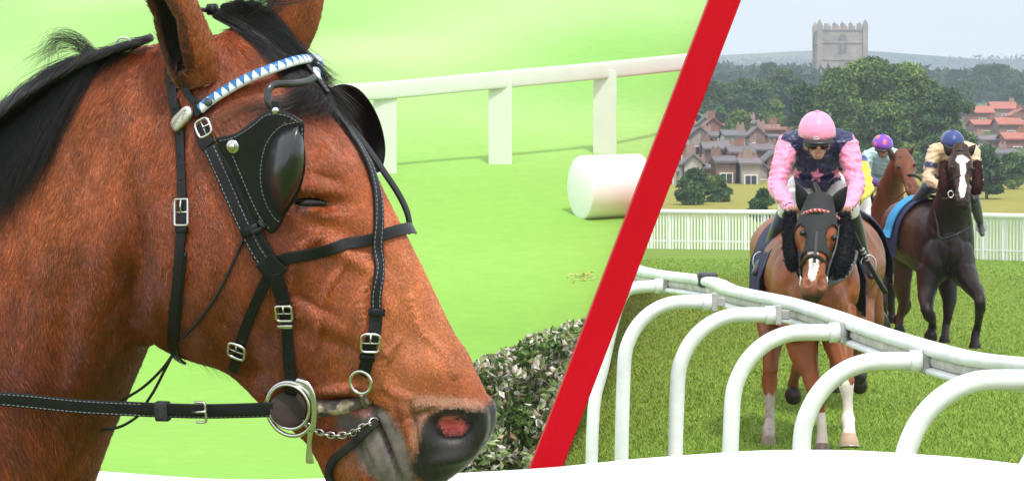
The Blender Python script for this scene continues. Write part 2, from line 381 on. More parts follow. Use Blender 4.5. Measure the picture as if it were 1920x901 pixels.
# ================================================================ right: town, tower, trees
def tree(name, px, ytop, ybase, wpx, D, cols, label, group='trees between the course and the town', n=2600, leaf=.30, trunk=True, seed=0):
    base = P(px, ybase, D); base[2] = float(ground_z(base[0], D)) - .1; topz = P(px, ytop, D)[2]; H = topz - base[2]; W = wpx / F * D / 2
    rg = np.random.default_rng(seed + 11); t = thing(name, base, label=label, cat='tree', group=group)
    nb = 24; cl = []
    for k in range(nb):
        a = rg.uniform(0, 6.28); rr = W * rg.uniform(0.1, .72); h = rg.uniform(.10, .86)
        rr *= (1 - max(0, h - .5) * 1.3); cl.append((base + (rr * math.cos(a), rr * math.sin(a) * .8, H * h), W * rg.uniform(.26, .44)))
    cl.append((base + (0, 0, H * .85), W * .34)); cl.append((base + (0, 0, H * .6), W * .5))
    pts = []; cs = []
    per = int(n * 3.6) // len(cl)
    for c, r in cl:
        d = unit(rg.normal(size=(per, 3))); d[:, 2] = np.abs(d[:, 2]) * .9 - .25 * (rg.random(per) < .4); q = c + d * r * rg.uniform(.72, 1.12, (per, 1)) * (1, 1, .8)
        pts.append(q); cs.append(np.array(cols)[rg.integers(0, len(cols))] * rg.uniform(.75, 1.25) * rg.uniform(.8, 1.2, (per, 1)))
    pts = np.vstack(pts); cs = np.vstack(cs)
    mb = MB(); leaf_cards(mb, pts, leaf, 1, cs); mb.build('crown', M_LEAF, t, smooth=False)
    if trunk:
        mb = MB(); r0 = max(.12, H * .022)
        mb.tube([base, base + (0, 0, H * .3), base + (W*.05, 0, H * .75)], [r0, r0 * .75, r0 * .25], 8)
        for c, r in cl[:6]: mb.tube([base + (0, 0, H * .32), (base + (0, 0, H * .36) + c) / 2, c], [r0 * .5, r0 * .3, r0 * .12], 6)
        mb.build('trunk', mat('bark', (.14,.10,.07), .9, var=.3, scale=20), t)
    return t
DG = [(.05,.10,.035), (.065,.12,.04), (.08,.145,.045)]; MG = [(.12,.19,.045), (.15,.23,.055), (.10,.165,.04)]; OG = [(.14,.17,.04), (.12,.16,.045)]
TT = [('broad_tree', 1572, 118, 345, 170, 264, MG, 'broad mid green tree rising in front of the stone tower, left of the pair', 5200),
      ('broad_tree', 1636, 100, 345, 200, 272, MG, 'tallest broad green tree right in front of the foot of the stone tower', 5200),
      ('broad_tree', 1700, 112, 350, 200, 268, MG, 'broad mid green tree rising behind the jockey in purple cap', 5200),
      ('broad_tree', 1520, 150, 345, 110, 275, DG, 'dark green tree left of the tallest tree below the stone tower', 3200),
      ('broad_tree', 1762, 160, 350, 150, 255, DG, 'rounded dark green tree behind the jockey in navy cap', 4200),
      ('broad_tree', 1640, 190, 360, 160, 240, MG + DG, 'lower bushy green tree in front of the broad tower trees', 4200),
      ('dense_tree', 1470, 128, 300, 120, 420, DG, 'dark tree left of the broad green trees below the stone tower', 3000),
      ('dense_tree', 1395, 148, 300, 130, 400, DG, 'dark green tree on the hillside above the town houses', 3000),
      ('dense_tree', 1330, 150, 300, 110, 390, DG, 'darkest hillside tree next to the red beam', 2600),
      ('bushy_tree', 1452, 184, 330, 90, 330, MG, 'light green round tree above the house roofs left of the pink jockey', 2400),
      ('bushy_tree', 1385, 205, 330, 80, 325, MG + OG, 'small light green tree between the house roofs', 2200),
      ('bushy_tree', 1800, 238, 375, 90, 215, DG, 'dark bushy tree right behind the jockey in navy cap', 2400),
      ('bushy_tree', 1850, 268, 390, 80, 205, DG, 'dark bush between the navy capped jockey and the white fence', 2000),
      ('bushy_tree', 1900, 285, 385, 70, 225, MG + DG, 'green bush at the right edge above the white fence', 1800),
      ('small_bush', 1300, 318, 372, 80, 195, DG, 'dark bush standing at the edge of the yellow field', 1500),
      ('small_bush', 1432, 352, 402, 50, 150, DG, 'small dark bush beside the left elbow of the pink jockey', 1200),
      ('small_bush', 1345, 330, 368, 50, 200, DG + MG, 'low green bush in front of the houses on the field edge', 900),
      ('hillside_tree', 1860, 118, 190, 90, 700, DG, 'hazy tree above the red roofs at the right', 1500),
      ('hillside_tree', 1905, 150, 200, 60, 620, DG, 'hazy tree at the right edge above the red roofs', 1300),
      ('hillside_tree', 1445, 112, 190, 70, 640, DG, 'hazy dark tree left of the stone tower', 1400),
      ('hillside_tree', 1800, 150, 240, 80, 560, DG, 'hazy dark tree between the broad green trees and the red roofs', 1400)]
for i, (nm, px, yt, yb, wp, D, cl, lb, n) in enumerate(TT):
    tree(nm, px, yt, yb, wp, D, cl, lb, n=n, leaf=.12 + D * .00045, seed=i)
# far hedgerows and woods that read as one mass
mb = MB(); pp = []; cs = []
for k in range(60):
    D = RNG.uniform(750, 2900); px = RNG.uniform(1290, 1990); x0 = (px - 960) / F * D; ln = RNG.uniform(.02, .06) * D; m_ = 260
    x = x0 + RNG.uniform(-1, 1, m_) * ln; y = D + RNG.normal(size=m_) * 4 + (x - x0) * RNG.uniform(-.4, .4); z = ground_z(x, y) + RNG.uniform(0, 8, m_)
    pp.append(np.stack([x, y, z], 1)); cs.append(pick([(.03,.055,.02)], m_))
leaf_cards(mb, np.vstack(pp), 2.3, 1, np.vstack(cs)); mb.build('far_hedgerows', M_LEAF, kind='stuff', smooth=False)

BRICKS = [(.26,.12,.09), (.22,.14,.11), (.32,.21,.17), (.36,.31,.28), (.50,.47,.45)]
ROOFS = [(.13,.12,.13), (.17,.14,.15), (.25,.11,.08), (.40,.13,.09)]
M_WALL = [mat('brick_wall_%s' % n, c, .85, var=.2, scale=2, bump=.2, bscale=20) for n, c in zip(('red','brown','pale','stone','render'), BRICKS)]
M_ROOF = [mat('roof_%s' % n, c, .8, var=.2, scale=3) for n, c in zip(('slate','grey','tile','red'), ROOFS)]
M_GL = mat('window_glass', (.03,.035,.04), .15, var=.1); M_FR = mat('window_frame_white', (.7,.7,.68), .5, var=.05)
def house(px, yroof, wpx, D, wi, ri, label, group, deep=7, storey=2, gable_front=False):
    W = wpx / F * D; x = (px - 960) / F * D; zt = P(px, yroof, D)[2]; g = float(ground_z(x, D)); H = zt - g; eave = H - W * (.45 if gable_front else .28)
    eave = max(eave, H * .55)
    t = thing('town_house', (x, D, g), label=label, cat='house', group=group); b = np.array([x, D, g])
    mb = MB(); hw = W / 2
    if gable_front:
        v = [(-hw,0,-1),(hw,0,-1),(hw,0,eave),(0,0,H),(-hw,0,eave),(-hw,deep,-1),(hw,deep,-1),(hw,deep,eave),(0,deep,H),(-hw,deep,eave)]
        mb.add(b + np.array(v), [(0,1,2,3,4),(9,8,7,6,5),(1,6,7,2),(5,0,4,9)])
        rf = [(( -hw-.3,-.3,eave-.3*(H-eave)/hw),(0,-.3,H),(0,deep+.3,H),(-hw-.3,deep+.3,eave-.3*(H-eave)/hw)), ((0,-.3,H),(hw+.3,-.3,eave-.3*(H-eave)/hw),(hw+.3,deep+.3,eave-.3*(H-eave)/hw),(0,deep+.3,H))]
    else:
        v = [(-hw,0,-1),(hw,0,-1),(hw,0,eave),(-hw,0,eave),(-hw,deep,-1),(hw,deep,-1),(hw,deep,eave),(-hw,deep,eave),(-hw,deep/2,H),(hw,deep/2,H)]
        mb.add(b + np.array(v), [(0,1,2,3),(5,4,7,6),(1,5,6,9,2),(4,0,3,8,7)])
        k = .3 * (H - eave) / (deep / 2)
        rf = [((-hw-.2,-.3,eave-k),(hw+.2,-.3,eave-k),(hw+.2,deep/2,H),(-hw-.2,deep/2,H)), ((-hw-.2,deep/2,H),(hw+.2,deep/2,H),(hw+.2,deep+.3,eave-k),(-hw-.2,deep+.3,eave-k))]
    mb.build('wall', M_WALL[wi], t, smooth=False)
    mb = MB()
    for q in rf:
        q = b + np.array(q) + (0, 0, .05); mb.add(np.vstack([q, q + (0, 0, .18)]), [(3,2,1,0),(4,5,6,7),(0,1,5,4),(1,2,6,5),(2,3,7,6),(3,0,4,7)])
    r = mb.build('roof', M_ROOF[ri], t, smooth=False)
    mb = MB(); cx = hw * RNG.choice([-.8, .8, .0]); mb.box(b + (cx, deep / 2, H + .1), (.8, .6, 1.3))
    for q in (-.22, .22): mb.tube([b + (cx + q, deep/2, H + .75), b + (cx + q, deep/2, H + 1.0)], .12, 8)
    mb.build('chimney', M_WALL[min(wi, 2)], r, smooth=False)
    nw = max(1, int(W / 2.6)); rows = max(1, int(eave / 2.8))
    for j in range(rows):
        for i in range(nw):
            wx = -hw + W * (i + .5) / nw; wz = eave - 1.5 - j * 2.8
            mb = MB(); mb.box(b + (wx, -.02, wz), (1.1, .10, 1.5)); fr = mb.build('window', M_FR, t, smooth=False)
            mb = MB(); mb.box(b + (wx - .24, -.06, wz), (.42, .06, 1.3)); mb.box(b + (wx + .24, -.06, wz), (.42, .06, 1.3)); mb.build('pane', M_GL, fr, smooth=False)
HS = [(1268, 262, 44, 262, 1, 1, 0), (1312, 240, 40, 275, 3, 0, 1), (1345, 268, 46, 270, 1, 1, 0), (1338, 222, 30, 330, 0, 2, 1), (1378, 246, 38, 300, 4, 0, 0),
      (1392, 276, 44, 262, 0, 0, 0), (1420, 240, 30, 310, 2, 1, 1), (1432, 272, 40, 268, 1, 1, 0), (1455, 235, 34, 320, 0, 2, 0), (1300, 292, 34, 240, 4, 1, 1),
      (1362, 296, 36, 238, 1, 0, 0), (1408, 300, 34, 236, 3, 1, 0), (1455, 285, 34, 245, 0, 0, 1), (1250, 300, 36, 236, 3, 0, 0)]
HL = ['brown brick house with grey roof at the foot of the red beam', 'pale stone gabled house between brown brick houses', 'wide brown brick house right of the pale gabled house',
      'tall red roofed gabled house at the back of the left row', 'white rendered house with dark roof in the back row', 'low red brick house with slate roof in the middle row',
      'pale brick gabled house high in the back row', 'brown house with grey roof near the pink jockey shoulder', 'red brick house with tiled roof just left of the pink jockey cap',
      'small white gabled cottage in front of the left houses', 'brown cottage at the front edge of the field', 'pale stone cottage at the front beside the bush',
      'red gabled cottage beside the pink jockey sleeve', 'pale stone cottage leftmost of the front row']
for (px, yr, wp, D, wi, ri, gf), lb in zip(HS, HL): house(px, yr, wp, D, wi, ri, lb, 'houses left of the pink jockey', gable_front=bool(gf))
HS = [(1842, 200, 44, 460, 0, 3, 0), (1885, 192, 46, 480, 2, 3, 0), (1918, 205, 40, 450, 0, 3, 1), (1850, 226, 46, 410, 0, 3, 0), (1896, 222, 44, 400, 1, 3, 0), (1862, 256, 40, 350, 2, 1, 0), (1908, 250, 44, 345, 0, 3, 0), (1832, 262, 34, 340, 4, 1, 1), (1890, 282, 40, 310, 3, 0, 0), (1905, 318, 50, 250, 4, 0, 0)]
HL = ['red roofed house at the top left of the right hillside', 'red roofed pale house at the top of the right hillside', 'red gabled house at the right edge of the hillside', 'red roofed brick house in the second row of the hillside',
      'brown red roofed house second row near the right edge', 'pale house with grey roof halfway down the right hillside', 'red roofed brick house halfway down at the right edge', 'small white gabled house beside the dark tree on the right',
      'pale stone house low on the right hillside', 'long white building just above the white fence at the right edge']
for (px, yr, wp, D, wi, ri, gf), lb in zip(HS, HL): house(px, yr, wp, D, wi, ri, lb, 'houses on the right hillside', gable_front=bool(gf))
rg = np.random.default_rng(31); WN = ['red brick', 'brown brick', 'pale brick', 'pale stone', 'white rendered']; RN = ['slate', 'grey', 'tiled', 'red']
for r_, (yr, D, xs_) in enumerate(((228, 345, (1285, 1322, 1358, 1402, 1440, 1468)), (250, 318, (1262, 1290, 1330, 1398, 1446, 1472)), (282, 276, (1276, 1322, 1380, 1440, 1470)), (312, 248, (1270, 1318, 1384, 1428, 1462)))):
    for i_, x_ in enumerate(xs_):
        wi = int(rg.integers(0, 5)); ri = int(rg.integers(0, 4)) if r_ < 2 else int(rg.integers(0, 3))
        house(x_, yr + rg.uniform(-6, 6), rg.uniform(26, 38), D + rg.uniform(-4, 4), wi, ri, '%s house with %s roof, %s from the beam in the %s row' % (WN[wi], RN[ri], ('first','second','third','fourth','fifth','sixth')[i_], ('first','second','third','fourth')[r_]), 'houses left of the pink jockey', gable_front=bool(rg.random() < .35))
# parked white car seen small beyond the field
v = P(1424, 350, 250); v[2] = float(ground_z(v[0], 250))
t = thing('parked_car', v, label='white car parked beyond the yellow field left of the pink jockey', cat='car'); mb = MB()
mb.loft([[(x, y, z) for x, z in ((-2.1,.3),(-2.1,.75),(-1.2,.85),(-.7,1.35),(1.0,1.4),(1.7,.95),(2.1,.85),(2.1,.3))] + [] for y in (0, 1.7)] + v, cap=True); mb.build('body', WHITE, t, smooth=False, bevel=.05)
for sx in (-1.2, 1.2):
    mb = MB(); mb.tube([v + (sx, -.05, .35), v + (sx, .2, .35)], .35, 16); mb.build('wheel', mat('rubber', (.03,.03,.03), .8), t)
mb = MB(); mb.box(v + (.1, -.01, 1.1), (1.5, .04, .34)); mb.build('window', M_GL, t, smooth=False)

# stone church tower
def tower():
    D = 900; W = 92 / F * D; x = (1580 - 960) / F * D; zt = P(0, 54, D)[2]; g = float(ground_z(x, D)); H = zt - g; b = np.array([x, D, g])
    ST = mat('tower_stone', (.36,.30,.25), .9, var=.3, scale=.5, bump=.3, bscale=3, col2=(.27,.23,.20))
    t = thing('church_tower', b, label='pale stone church tower with battlements and pinnacles above the trees', cat='church tower')
    mb = MB(); hw = W / 2; mb.box(b + (0, hw, H / 2), (W * .93, W * .93, H))
    for z in (.55, .8, .985): mb.box(b + (0, hw, H * z), (W * .97, W * .97, .5))
    mb.build('wall', ST, t, smooth=False)
    for sx in (-1, 1):
        for sy in (0, 1):
            mb = MB(); c = b + (sx * hw * .93, hw + (sy * 2 - 1) * hw * .93, 0)
            mb.box(c + (0, 0, H / 2 + .8), (1.5, 1.5, H + 1.6)); mb.build('buttress', ST, t, smooth=False)
            mb = MB(); mb.loft([[c + (dx * s_, dy * s_, z) for dx, dy in ((-1,-1),(1,-1),(1,1),(-1,1))] for z, s_ in ((H + 1.6, .62), (H + 2.2, .55), (H + 2.3, .35), (H + 3.0, .10))]); mb.build('pinnacle', ST, t, smooth=False)
    for k in range(5):
        for sy in (0, 1):
            mb = MB(); xx = (k - 2) * W * .165; mb.box(b + (xx, hw + (sy * 2 - 1) * hw * .93, H + .8), (W * .085, .6, 1.7))
            if k in (1, 2, 3): mb.loft([[b + (xx + dx * s_, hw + (sy*2-1) * hw * .93 + dy * s_, z) for dx, dy in ((-1,-1),(1,-1),(1,1),(-1,1))] for z, s_ in ((H + 1.6, .25), (H + 2.4, .05))])
            mb.build('merlon', ST, t, smooth=False)
    dk = mat('louvre_dark', (.17,.145,.14), .8)
    for z0, hh in ((.64, 5.6),):
        mb = MB(); ww = 1.35; pr = [(-ww, 0), (ww, 0), (ww, hh * .7)] + [(ww * math.cos(a), hh * .7 + ww * 1.5 * math.sin(a)) for a in np.linspace(.3, 2.84, 7)] + [(-ww, hh * .7)]
        mb.loft([[b + (p, y, H * z0 + q) for p, q in pr] for y in (hw * .07 - .12, hw * .07 + .3)]); wn = mb.build('belfry_window', dk, t, smooth=False)
        mb = MB(); mb.box(b + (0, hw * .07 - .2, H * z0 + hh * .42), (.22, .2, hh * .9)); mb.build('mullion', ST, wn, smooth=False)
tower()

# far white picket rail round the course
def picket_fence(p0, p1, n, label, y0=None):
    t = thing('picket_rail', (p0 + p1) / 2, label=label, cat='fence', group='white picket rails round the far side of the course'); d = p1 - p0; u_ = unit(d)
    hgt = 1.15
    mb = MB(); mb.tube([p0 + (0, 0, hgt), p1 + (0, 0, hgt)], [(.05, .075)] * 2, 12); mb.build('top_rail', WHITE, t)
    for i in range(n):
        q = p0 + d * (i + .5) / n; mb = MB(); big = i % 6 == 0
        mb.box(q + (0, .03, hgt / 2), (.09 if big else .05, .03, hgt)); mb.build('picket', WHITE, t, smooth=False)
    mb = MB(); mb.tube([p0 + (0, .06, .25), p1 + (0, .06, .25)], .025, 8); mb.build('lower_rail', WHITE, t)
a_ = P(1150, 465, 91.7); a_[2] = 0; b_ = P(1480, 469, 88); b_[2] = 0
picket_fence(a_, b_, 56, 'white picket rail behind the pink jockey and the red beam')
a_ = P(1735, 484, 79); a_[2] = 0; b_ = P(2010, 494, 73); b_[2] = 0
picket_fence(a_, b_, 44, 'white picket rail to the right of the dark brown horse')

# ---- near running rail with curved uprights
HOOPS = [  # foot px, crown px, bracket (px, py), distance
    (1112, 868, 1180, 536, 1196, 534, 17.8, True), (1168, 868, 1232, 552, 1322, 566, 15.9, False), (1268, 868, 1345, 577, 1440, 590, 14.6, False), (1370, 868, 1465, 612, 1560, 623, 13.4, False),
    (1500, 868, 1610, 668, 1712, 677, 11.9, False), (1690, 870, 1828, 705, 1930, 712, 10.4, False), (1905, 880, 2060, 760, 2180, 768, 9.3, False)]
RAILW = mat('rail_white', (.78,.80,.83), .45, var=.15, scale=5, bump=.15, bscale=30)
GREY = mat('bracket_grey', (.38,.37,.37), .6, var=.3, scale=20); DARK = mat('dark_plastic', (.03,.03,.035), .5)
t = thing('running_rail', (HOOPS[3][0] * 0 + P(1370, 868, 13.4)[0], 13.4, 0), label='white plastic running rail on curved uprights in front of the galloping horses', cat='rail')
rp_ = []
for k, (fx, fy, cx, cy, bx, by, D, part_) in enumerate(HOOPS):
    r = .038; b = P(bx, by, D); f = P(fx, fy, D); f[2] = -.05
    h = b[2]; wd = b[0] - f[0]; bend = min(wd * .86, .32)
    pts = [np.array([f[0] - .012, D, -.05]), np.array([f[0] - .006, D, h * .4]), np.array([f[0] + .004, D, h - bend * 1.25])]
    for a in np.linspace(0, 90, 9)[1:]:
        pts.append(np.array([f[0] + .006 + bend * (1 - math.cos(R(a))), D, h - bend * 1.1 + bend * 1.1 * math.sin(R(a))]))
    pts.append(b)
    if part_: pts = [np.array([P(1108, 0, D)[0], D, -.05]), np.array([P(1113, 0, D)[0], D, .5]), P(1130, 690, D), P(1150, 600, D), P(1166, 556, D), P(1185, 540, D), P(1232, 536, D)]
    pts = catmull(pts, 3)
    mb = MB(); mb.tube(pts, r, 20, up=(0, 1, 0)); mb.build('upright', RAILW, t)
    e = pts[-1]; rp_.append(e)
    mb = MB(); mb.tube([e + (-.012, 0, 0), e + (.035, 0, 0)], r * 1.22, 20); mb.build('collar', RAILW, t)
    mb = MB(); mb.box(e + (.05, .01, 0), (.03, .10, .10)); mb.box(e + (.085, .02, .0), (.05, .03, .05)); mb.build('bracket', GREY, t, smooth=False, bevel=.006)
pth = np.array([P(1150, 500, 19.2), P(1200, 513, 18.2), P(1300, 527, 17.0), P(1345, 545, 16.2), P(1440, 566, 15.0), P(1520, 590, 14.0), P(1600, 620, 13.0), P(1700, 652, 12.0), P(1790, 674, 11.3), P(1920, 686, 10.6), P(2100, 690, 10.0), P(2400, 700, 9.2)])
cp = catmull(pth, 8) + (.09, 0, 0); dz = np.array([0, 0, 1.0])
mb = MB(); mb.tube(cp, [(.055, .028)] * len(cp), 16, power=.7); mb.build('top_rail', RAILW, t)
mb = MB(); mb.tube(cp - (0, 0, .045), [(.03, .024)] * len(cp), 10, power=.6); mb.build('rail_core', mat('rail_grime', (.52,.50,.47), .7, var=.35, scale=14), t)
mb = MB(); mb.tube(cp - (.0, 0, .085), [(.05, .017)] * len(cp), 12, power=.7); mb.build('lower_rail', RAILW, t)
mb = MB(); q = P(1297, 524, 17.05) + (.09, 0, 0); mb.box(q, (.11, .16, .085)); mb.build('clamp', DARK, t, smooth=False, bevel=.012)

# grass blades on the near turf
def blades():
    n = 260000; D = 17.5 + 60 * RNG.random(n) ** 2.4; px = RNG.uniform(1000, 2120, n)
    x = (px - 960) / F * D; ok = x > .0482 * D - .705 + .06
    x, D = x[ok], D[ok]; n = len(x); a = RNG.uniform(0, 6.28, n); h = RNG.uniform(.016, .036, n); wv = .0024 + D * .00012
    b = np.stack([x, D, np.zeros(n)], 1); sd_ = np.stack([np.cos(a), np.sin(a), 0 * a], 1) * wv[:, None]
    tip = b + np.stack([RNG.normal(size=n) * .018, RNG.normal(size=n) * .018, h], 1)
    v = np.stack([b - sd_, b + sd_, tip], 1).reshape(-1, 3); mb = MB()
    c = np.ones((n, 4)); c[:, :3] = pick([(.23,.36,.048), (.22,.345,.045), (.245,.37,.055), (.25,.36,.065)], n, .10)
    mb.v = [v]; mb.n = len(v); mb.f = [tuple(q) for q in np.arange(3 * n).reshape(-1, 3).tolist()]; mb.c = [np.repeat(c, 3, 0)]; mb.mi = [0] * n; mb.tag = [0] * n
    mb.build('grass', M_LEAF, kind='stuff', smooth=False)
blades()
# haze
mb = MB(); mb.box((0, 1850, 124), (5200, 3800, 252 + 2)); hz = mb.build('haze', None, smooth=False, kind='stuff') if False else None
me = mb.mesh('haze'); hz = bpy.data.objects.new('haze', me); COL.objects.link(hz); hz['kind'] = 'stuff'; hz.display_type = 'WIRE'
hm = bpy.data.materials.new('haze'); hm.use_nodes = True; hm.node_tree.nodes.clear()
o_ = hm.node_tree.nodes.new('ShaderNodeOutputMaterial'); pv = hm.node_tree.nodes.new('ShaderNodeVolumePrincipled')
pv.inputs['Color'].default_value = (.72,.85,1.0,1); pv.inputs['Density'].default_value = .00042; pv.inputs['Anisotropy'].default_value = .0
hm.node_tree.links.new(pv.outputs[0], o_.inputs['Volume']); me.materials.append(hm)
# ================================================================ the bay horse in the foreground
NL = unit(np.array([-.36, -.91, -.18])); ANC = P(500, 400, 4.0)
def V(px, py, t=0.0):
    """point seen at a pixel on the plane t metres towards the camera from the horse's middle plane"""
    d = P(px, py, 1.0) - CAM; k = ((ANC + NL * t - CAM) @ NL) / (d @ NL); return CAM + d * k
HEAD = [(430,50,300,300,.070), (500,92,268,450,.088), (562,146,262,560,.100), (622,220,300,635,.106), (680,308,365,668,.104), (733,402,430,690,.094), (778,487,485,740,.080),
        (822,575,535,786,.067), (862,652,575,822,.059), (896,712,600,862,.057), (916,758,622,905,.060), (920,805,650,930,.056), (898,850,700,950,.046), (868,880,760,950,.030)]
NECK = [(430,62,340,520,.066), (330,76,300,630,.078), (230,96,268,655,.086), (130,138,228,735,.093), (30,207,190,830,.10), (-70,290,150,930,.12), (-200,395,90,1080,.15), (-330,470,20,1260,.19), (-480,545,-40,1350,.21), (-660,600,-150,1420,.22)]
def sect(S, kf, exp_, seg=44):
    S = catmull(np.array(S, float), 6); rings = []
    for Tx, Ty, Bx, By, w_ in S:
        T, B = V(Tx, Ty), V(Bx, By); c = (T + B) / 2; h = (T - B) / 2; a = np.arange(seg) / seg * 2 * math.pi
        ca = np.sign(np.cos(a)) * np.abs(np.cos(a)) ** (2 / exp_); sa = np.sign(np.sin(a)) * np.abs(np.sin(a)) ** (2 / exp_)
        rings.append([c + h * x + NL * y * w_ * (1 + kf(x)) for x, y in zip(ca, sa)])
    return np.array(rings)
mb = MB()
mb.loft(sect(HEAD, lambda x: -.05 - .30 * max(0, x - .45) - .1 * max(0, -x - .5), 2.35))
mb.loft(sect(NECK, lambda x: -.30 * x, 2.1))
mb.tube(catmull([V(655, 800), V(672, 870), V(690, 930), V(720, 960)], 5), [(.040, .040)] * 16, 20, round_ends=True)      # chin
DB = unit(np.array([-.93, .36, 0])); SB = np.array([-.95, 4.27, 0]); LT = np.array([-DB[1], DB[0], 0])
def bp_(f, s, z): return SB + DB * f + LT * s + np.array([0, 0, z])
mb.tube(catmull([bp_(.0,0,1.24), bp_(.25,0,1.22), bp_(.6,0,1.2), bp_(1.0,0,1.2), bp_(1.4,0,1.24), bp_(1.75,0,1.24), bp_(1.95,0,1.2)], 5), catmull([(.20,.30),(.27,.36),(.30,.37),(.31,.35),(.29,.31),(.27,.28),(.17,.2)], 5), 32, round_ends=True)
for f0, s_, bk in ((.12, .15, 0), (.12, -.15, 0), (1.65, .16, 1), (1.65, -.16, 1)):
    q = [(f0,1.15,.16),(f0,.85,.10),(f0 - .01,.56,.06),(f0 + .0,.48,.058),(f0,.40,.042),(f0,.2,.04),(f0,.14,.048),(f0 - .06,.07,.04),(f0 - .08,.0,.06)] if not bk else \
        [(f0,1.2,.2),(f0 + .0,.95,.15),(f0 + .12,.68,.075),(f0 + .16,.55,.062),(f0 + .12,.42,.045),(f0 + .1,.2,.042),(f0 + .1,.14,.048),(f0 + .04,.07,.04),(f0 + .02,.0,.06)]
    mb.tube([bp_(f, s_, z) for f, z, r in q], [r for *_, r in q], 16, up=DB)
me_h, vh, nh, _, _ = fuse(mb, .0046, 9)
def lat(v): return (v - ANC) @ NL
tt = lat(vh); vm_ = np.where(tt[:, None] < 0, vh - 2 * tt[:, None] * NL, vh); PXH = proj(vm_); px, py = PXH[:, 0], PXH[:, 1]
inhead = (vh[:, 0] > -1.0) & (px > -150)
def G2(cx, cy, rx, ry, ang=0.):
    a = R(ang); dx, dy = px - cx, py - cy; u_ = dx * math.cos(a) + dy * math.sin(a); v_ = -dx * math.sin(a) + dy * math.cos(a)
    return np.exp(-((u_ / rx) ** 2 + (v_ / ry) ** 2))
nm = np.where(tt[:, None] < 0, nh - 2 * (nh @ NL)[:, None] * NL, nh); side = np.clip((nm @ NL) * 1.6, 0, 1)
d = np.zeros(len(vh))
for amp, *g in ((.010, 400, 470, 120, 140, 0), (-.020, 240, 560, 24, 95, 4), (-.010, 262, 430, 18, 120, -12), (.008, 175, 560, 45, 200, 6), (-.008, 120, 640, 30, 160, 10),
                (.010, 600, 330, 55, 45, 20), (-.010, 640, 255, 26, 40, -30), (.006, 615, 290, 18, 34, -20), (-.008, 600, 378, 40, 12, 3), (.006, 590, 405, 50, 14, 8), (.006, 588, 357, 48, 11, 6), (.005, 592, 396, 44, 7, 10), (-.003, 610, 335, 30, 8, 20),
                (.009, 640, 470, 90, 16, 32), (-.007, 690, 470, 70, 26, 45), (-.005, 560, 560, 30, 60, 20), (.004, 600, 600, 60, 18, 28), (-.004, 620, 640, 55, 14, 20), (-.003, 585, 570, 50, 8, 25),
                (.006, 680, 600, 40, 90, -20), (-.007, 760, 640, 26, 80, -22), (.005, 720, 560, 16, 60, -25), (.007, 805, 690, 60, 34, 20), (-.006, 735, 690, 26, 50, -10),
                (-.026, 850, 804, 34, 22, 8), (.004, 700, 850, 6, 50, -24), (-.004, 676, 850, 5, 50, -20), (.003, 745, 860, 5, 40, -20), (-.005, 800, 770, 40, 5, -20), (-.004, 790, 850, 5, 34, -8), (.010, 845, 765, 62, 12, 5), (.009, 905, 800, 16, 40, 10), (.009, 795, 815, 14, 40, 5), (.006, 850, 860, 50, 12, -10),
                (-.013, 722, 830, 5, 75, -24), (-.012, 690, 765, 24, 8, 10), (-.010, 640, 755, 40, 12, -2), (.005, 640, 730, 50, 8, -4), (.005, 765, 800, 8, 60, -14), (-.004, 780, 800, 6, 50, -14),
                (-.010, 480, 700, 30, 22, 20), (.006, 520, 700, 30, 60, -20), (-.010, 330, 250, 30, 90, 5), (.008, 290, 300, 30, 90, 5), (.006, 100, 420, 50, 160, 14), (-.005, 55, 500, 20, 160, 12), (-.006, 160, 330, 18, 120, 20)):
    d += amp * G2(*g)
for vx in ([(655,455),(640,500),(612,545),(600,600),(590,650)], [(700,500),(680,560),(690,620),(720,660)], [(770,560),(790,620),(830,660),(850,700)], [(600,440),(560,470),(545,530),(560,590)], [(745,640),(720,690),(730,730),(770,745)]):
    q_ = catmull(np.array(vx, float), 6); dd = np.full(len(px), 1e9)
    for qx, qy in q_: dd = np.minimum(dd, (px - qx) ** 2 + (py - qy) ** 2)
    d += .0030 * np.exp(-dd / 7.5 ** 2)
fine = nse(vm_ * (1, 1, .35), 22, 3) * .0014 + nse(vm_, 9, 8) * .003
d = (d * 1.25 * side + fine * np.clip(side + .2, 0, 1)) * inhead
vh2 = vh + nh * d[:, None]
# bay coat with highlights and shade painted in, black points, grey lips
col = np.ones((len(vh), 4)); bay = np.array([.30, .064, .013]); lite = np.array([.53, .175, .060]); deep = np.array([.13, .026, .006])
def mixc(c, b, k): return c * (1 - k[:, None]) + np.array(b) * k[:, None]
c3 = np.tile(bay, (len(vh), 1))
c3 = mixc(c3, lite, .8 * np.clip(G2(790, 560, 110, 200, -22) + .7 * G2(720, 680, 100, 90) + .4 * G2(150, 330, 120, 200, 20), 0, 1))  # nose and upper neck highlights put into the coat colour
c3 = mixc(c3, deep, .85 * np.clip(G2(110, 760, 260, 210) + .8 * G2(255, 560, 80, 150) + .7 * G2(450, 650, 110, 70) + .5 * G2(560, 740, 60, 90) + .4 * G2(420, 210, 60, 40), 0, 1))  # shade of throat, jaw and lower neck put into the coat colour
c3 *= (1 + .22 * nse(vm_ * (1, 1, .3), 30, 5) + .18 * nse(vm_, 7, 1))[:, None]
g_ = np.clip(G2(735, 855, 36, 95, -20) * 1.4 + G2(695, 835, 40, 55) * 1.1, 0, 1); c3 = mixc(c3, np.array((.15, .125, .115)), smoothstep(.35, .8, g_)); c3 = c3 * (1 + (smoothstep(.35, .8, g_) * (.45 * nse(vm_, 55, 6) + .3 * nse(vm_, 160, 9)))[:, None])
c3 = mixc(c3, (.30, .10, .03), smoothstep(.4, .8, G2(655, 880, 28, 60, -20) * 1.1))
c3 = mixc(c3, (.30, .20, .13), .55 * smoothstep(.3, .8, np.clip(G2(850, 758, 85, 22, 6) + G2(790, 830, 24, 70, -5), 0, 1)))
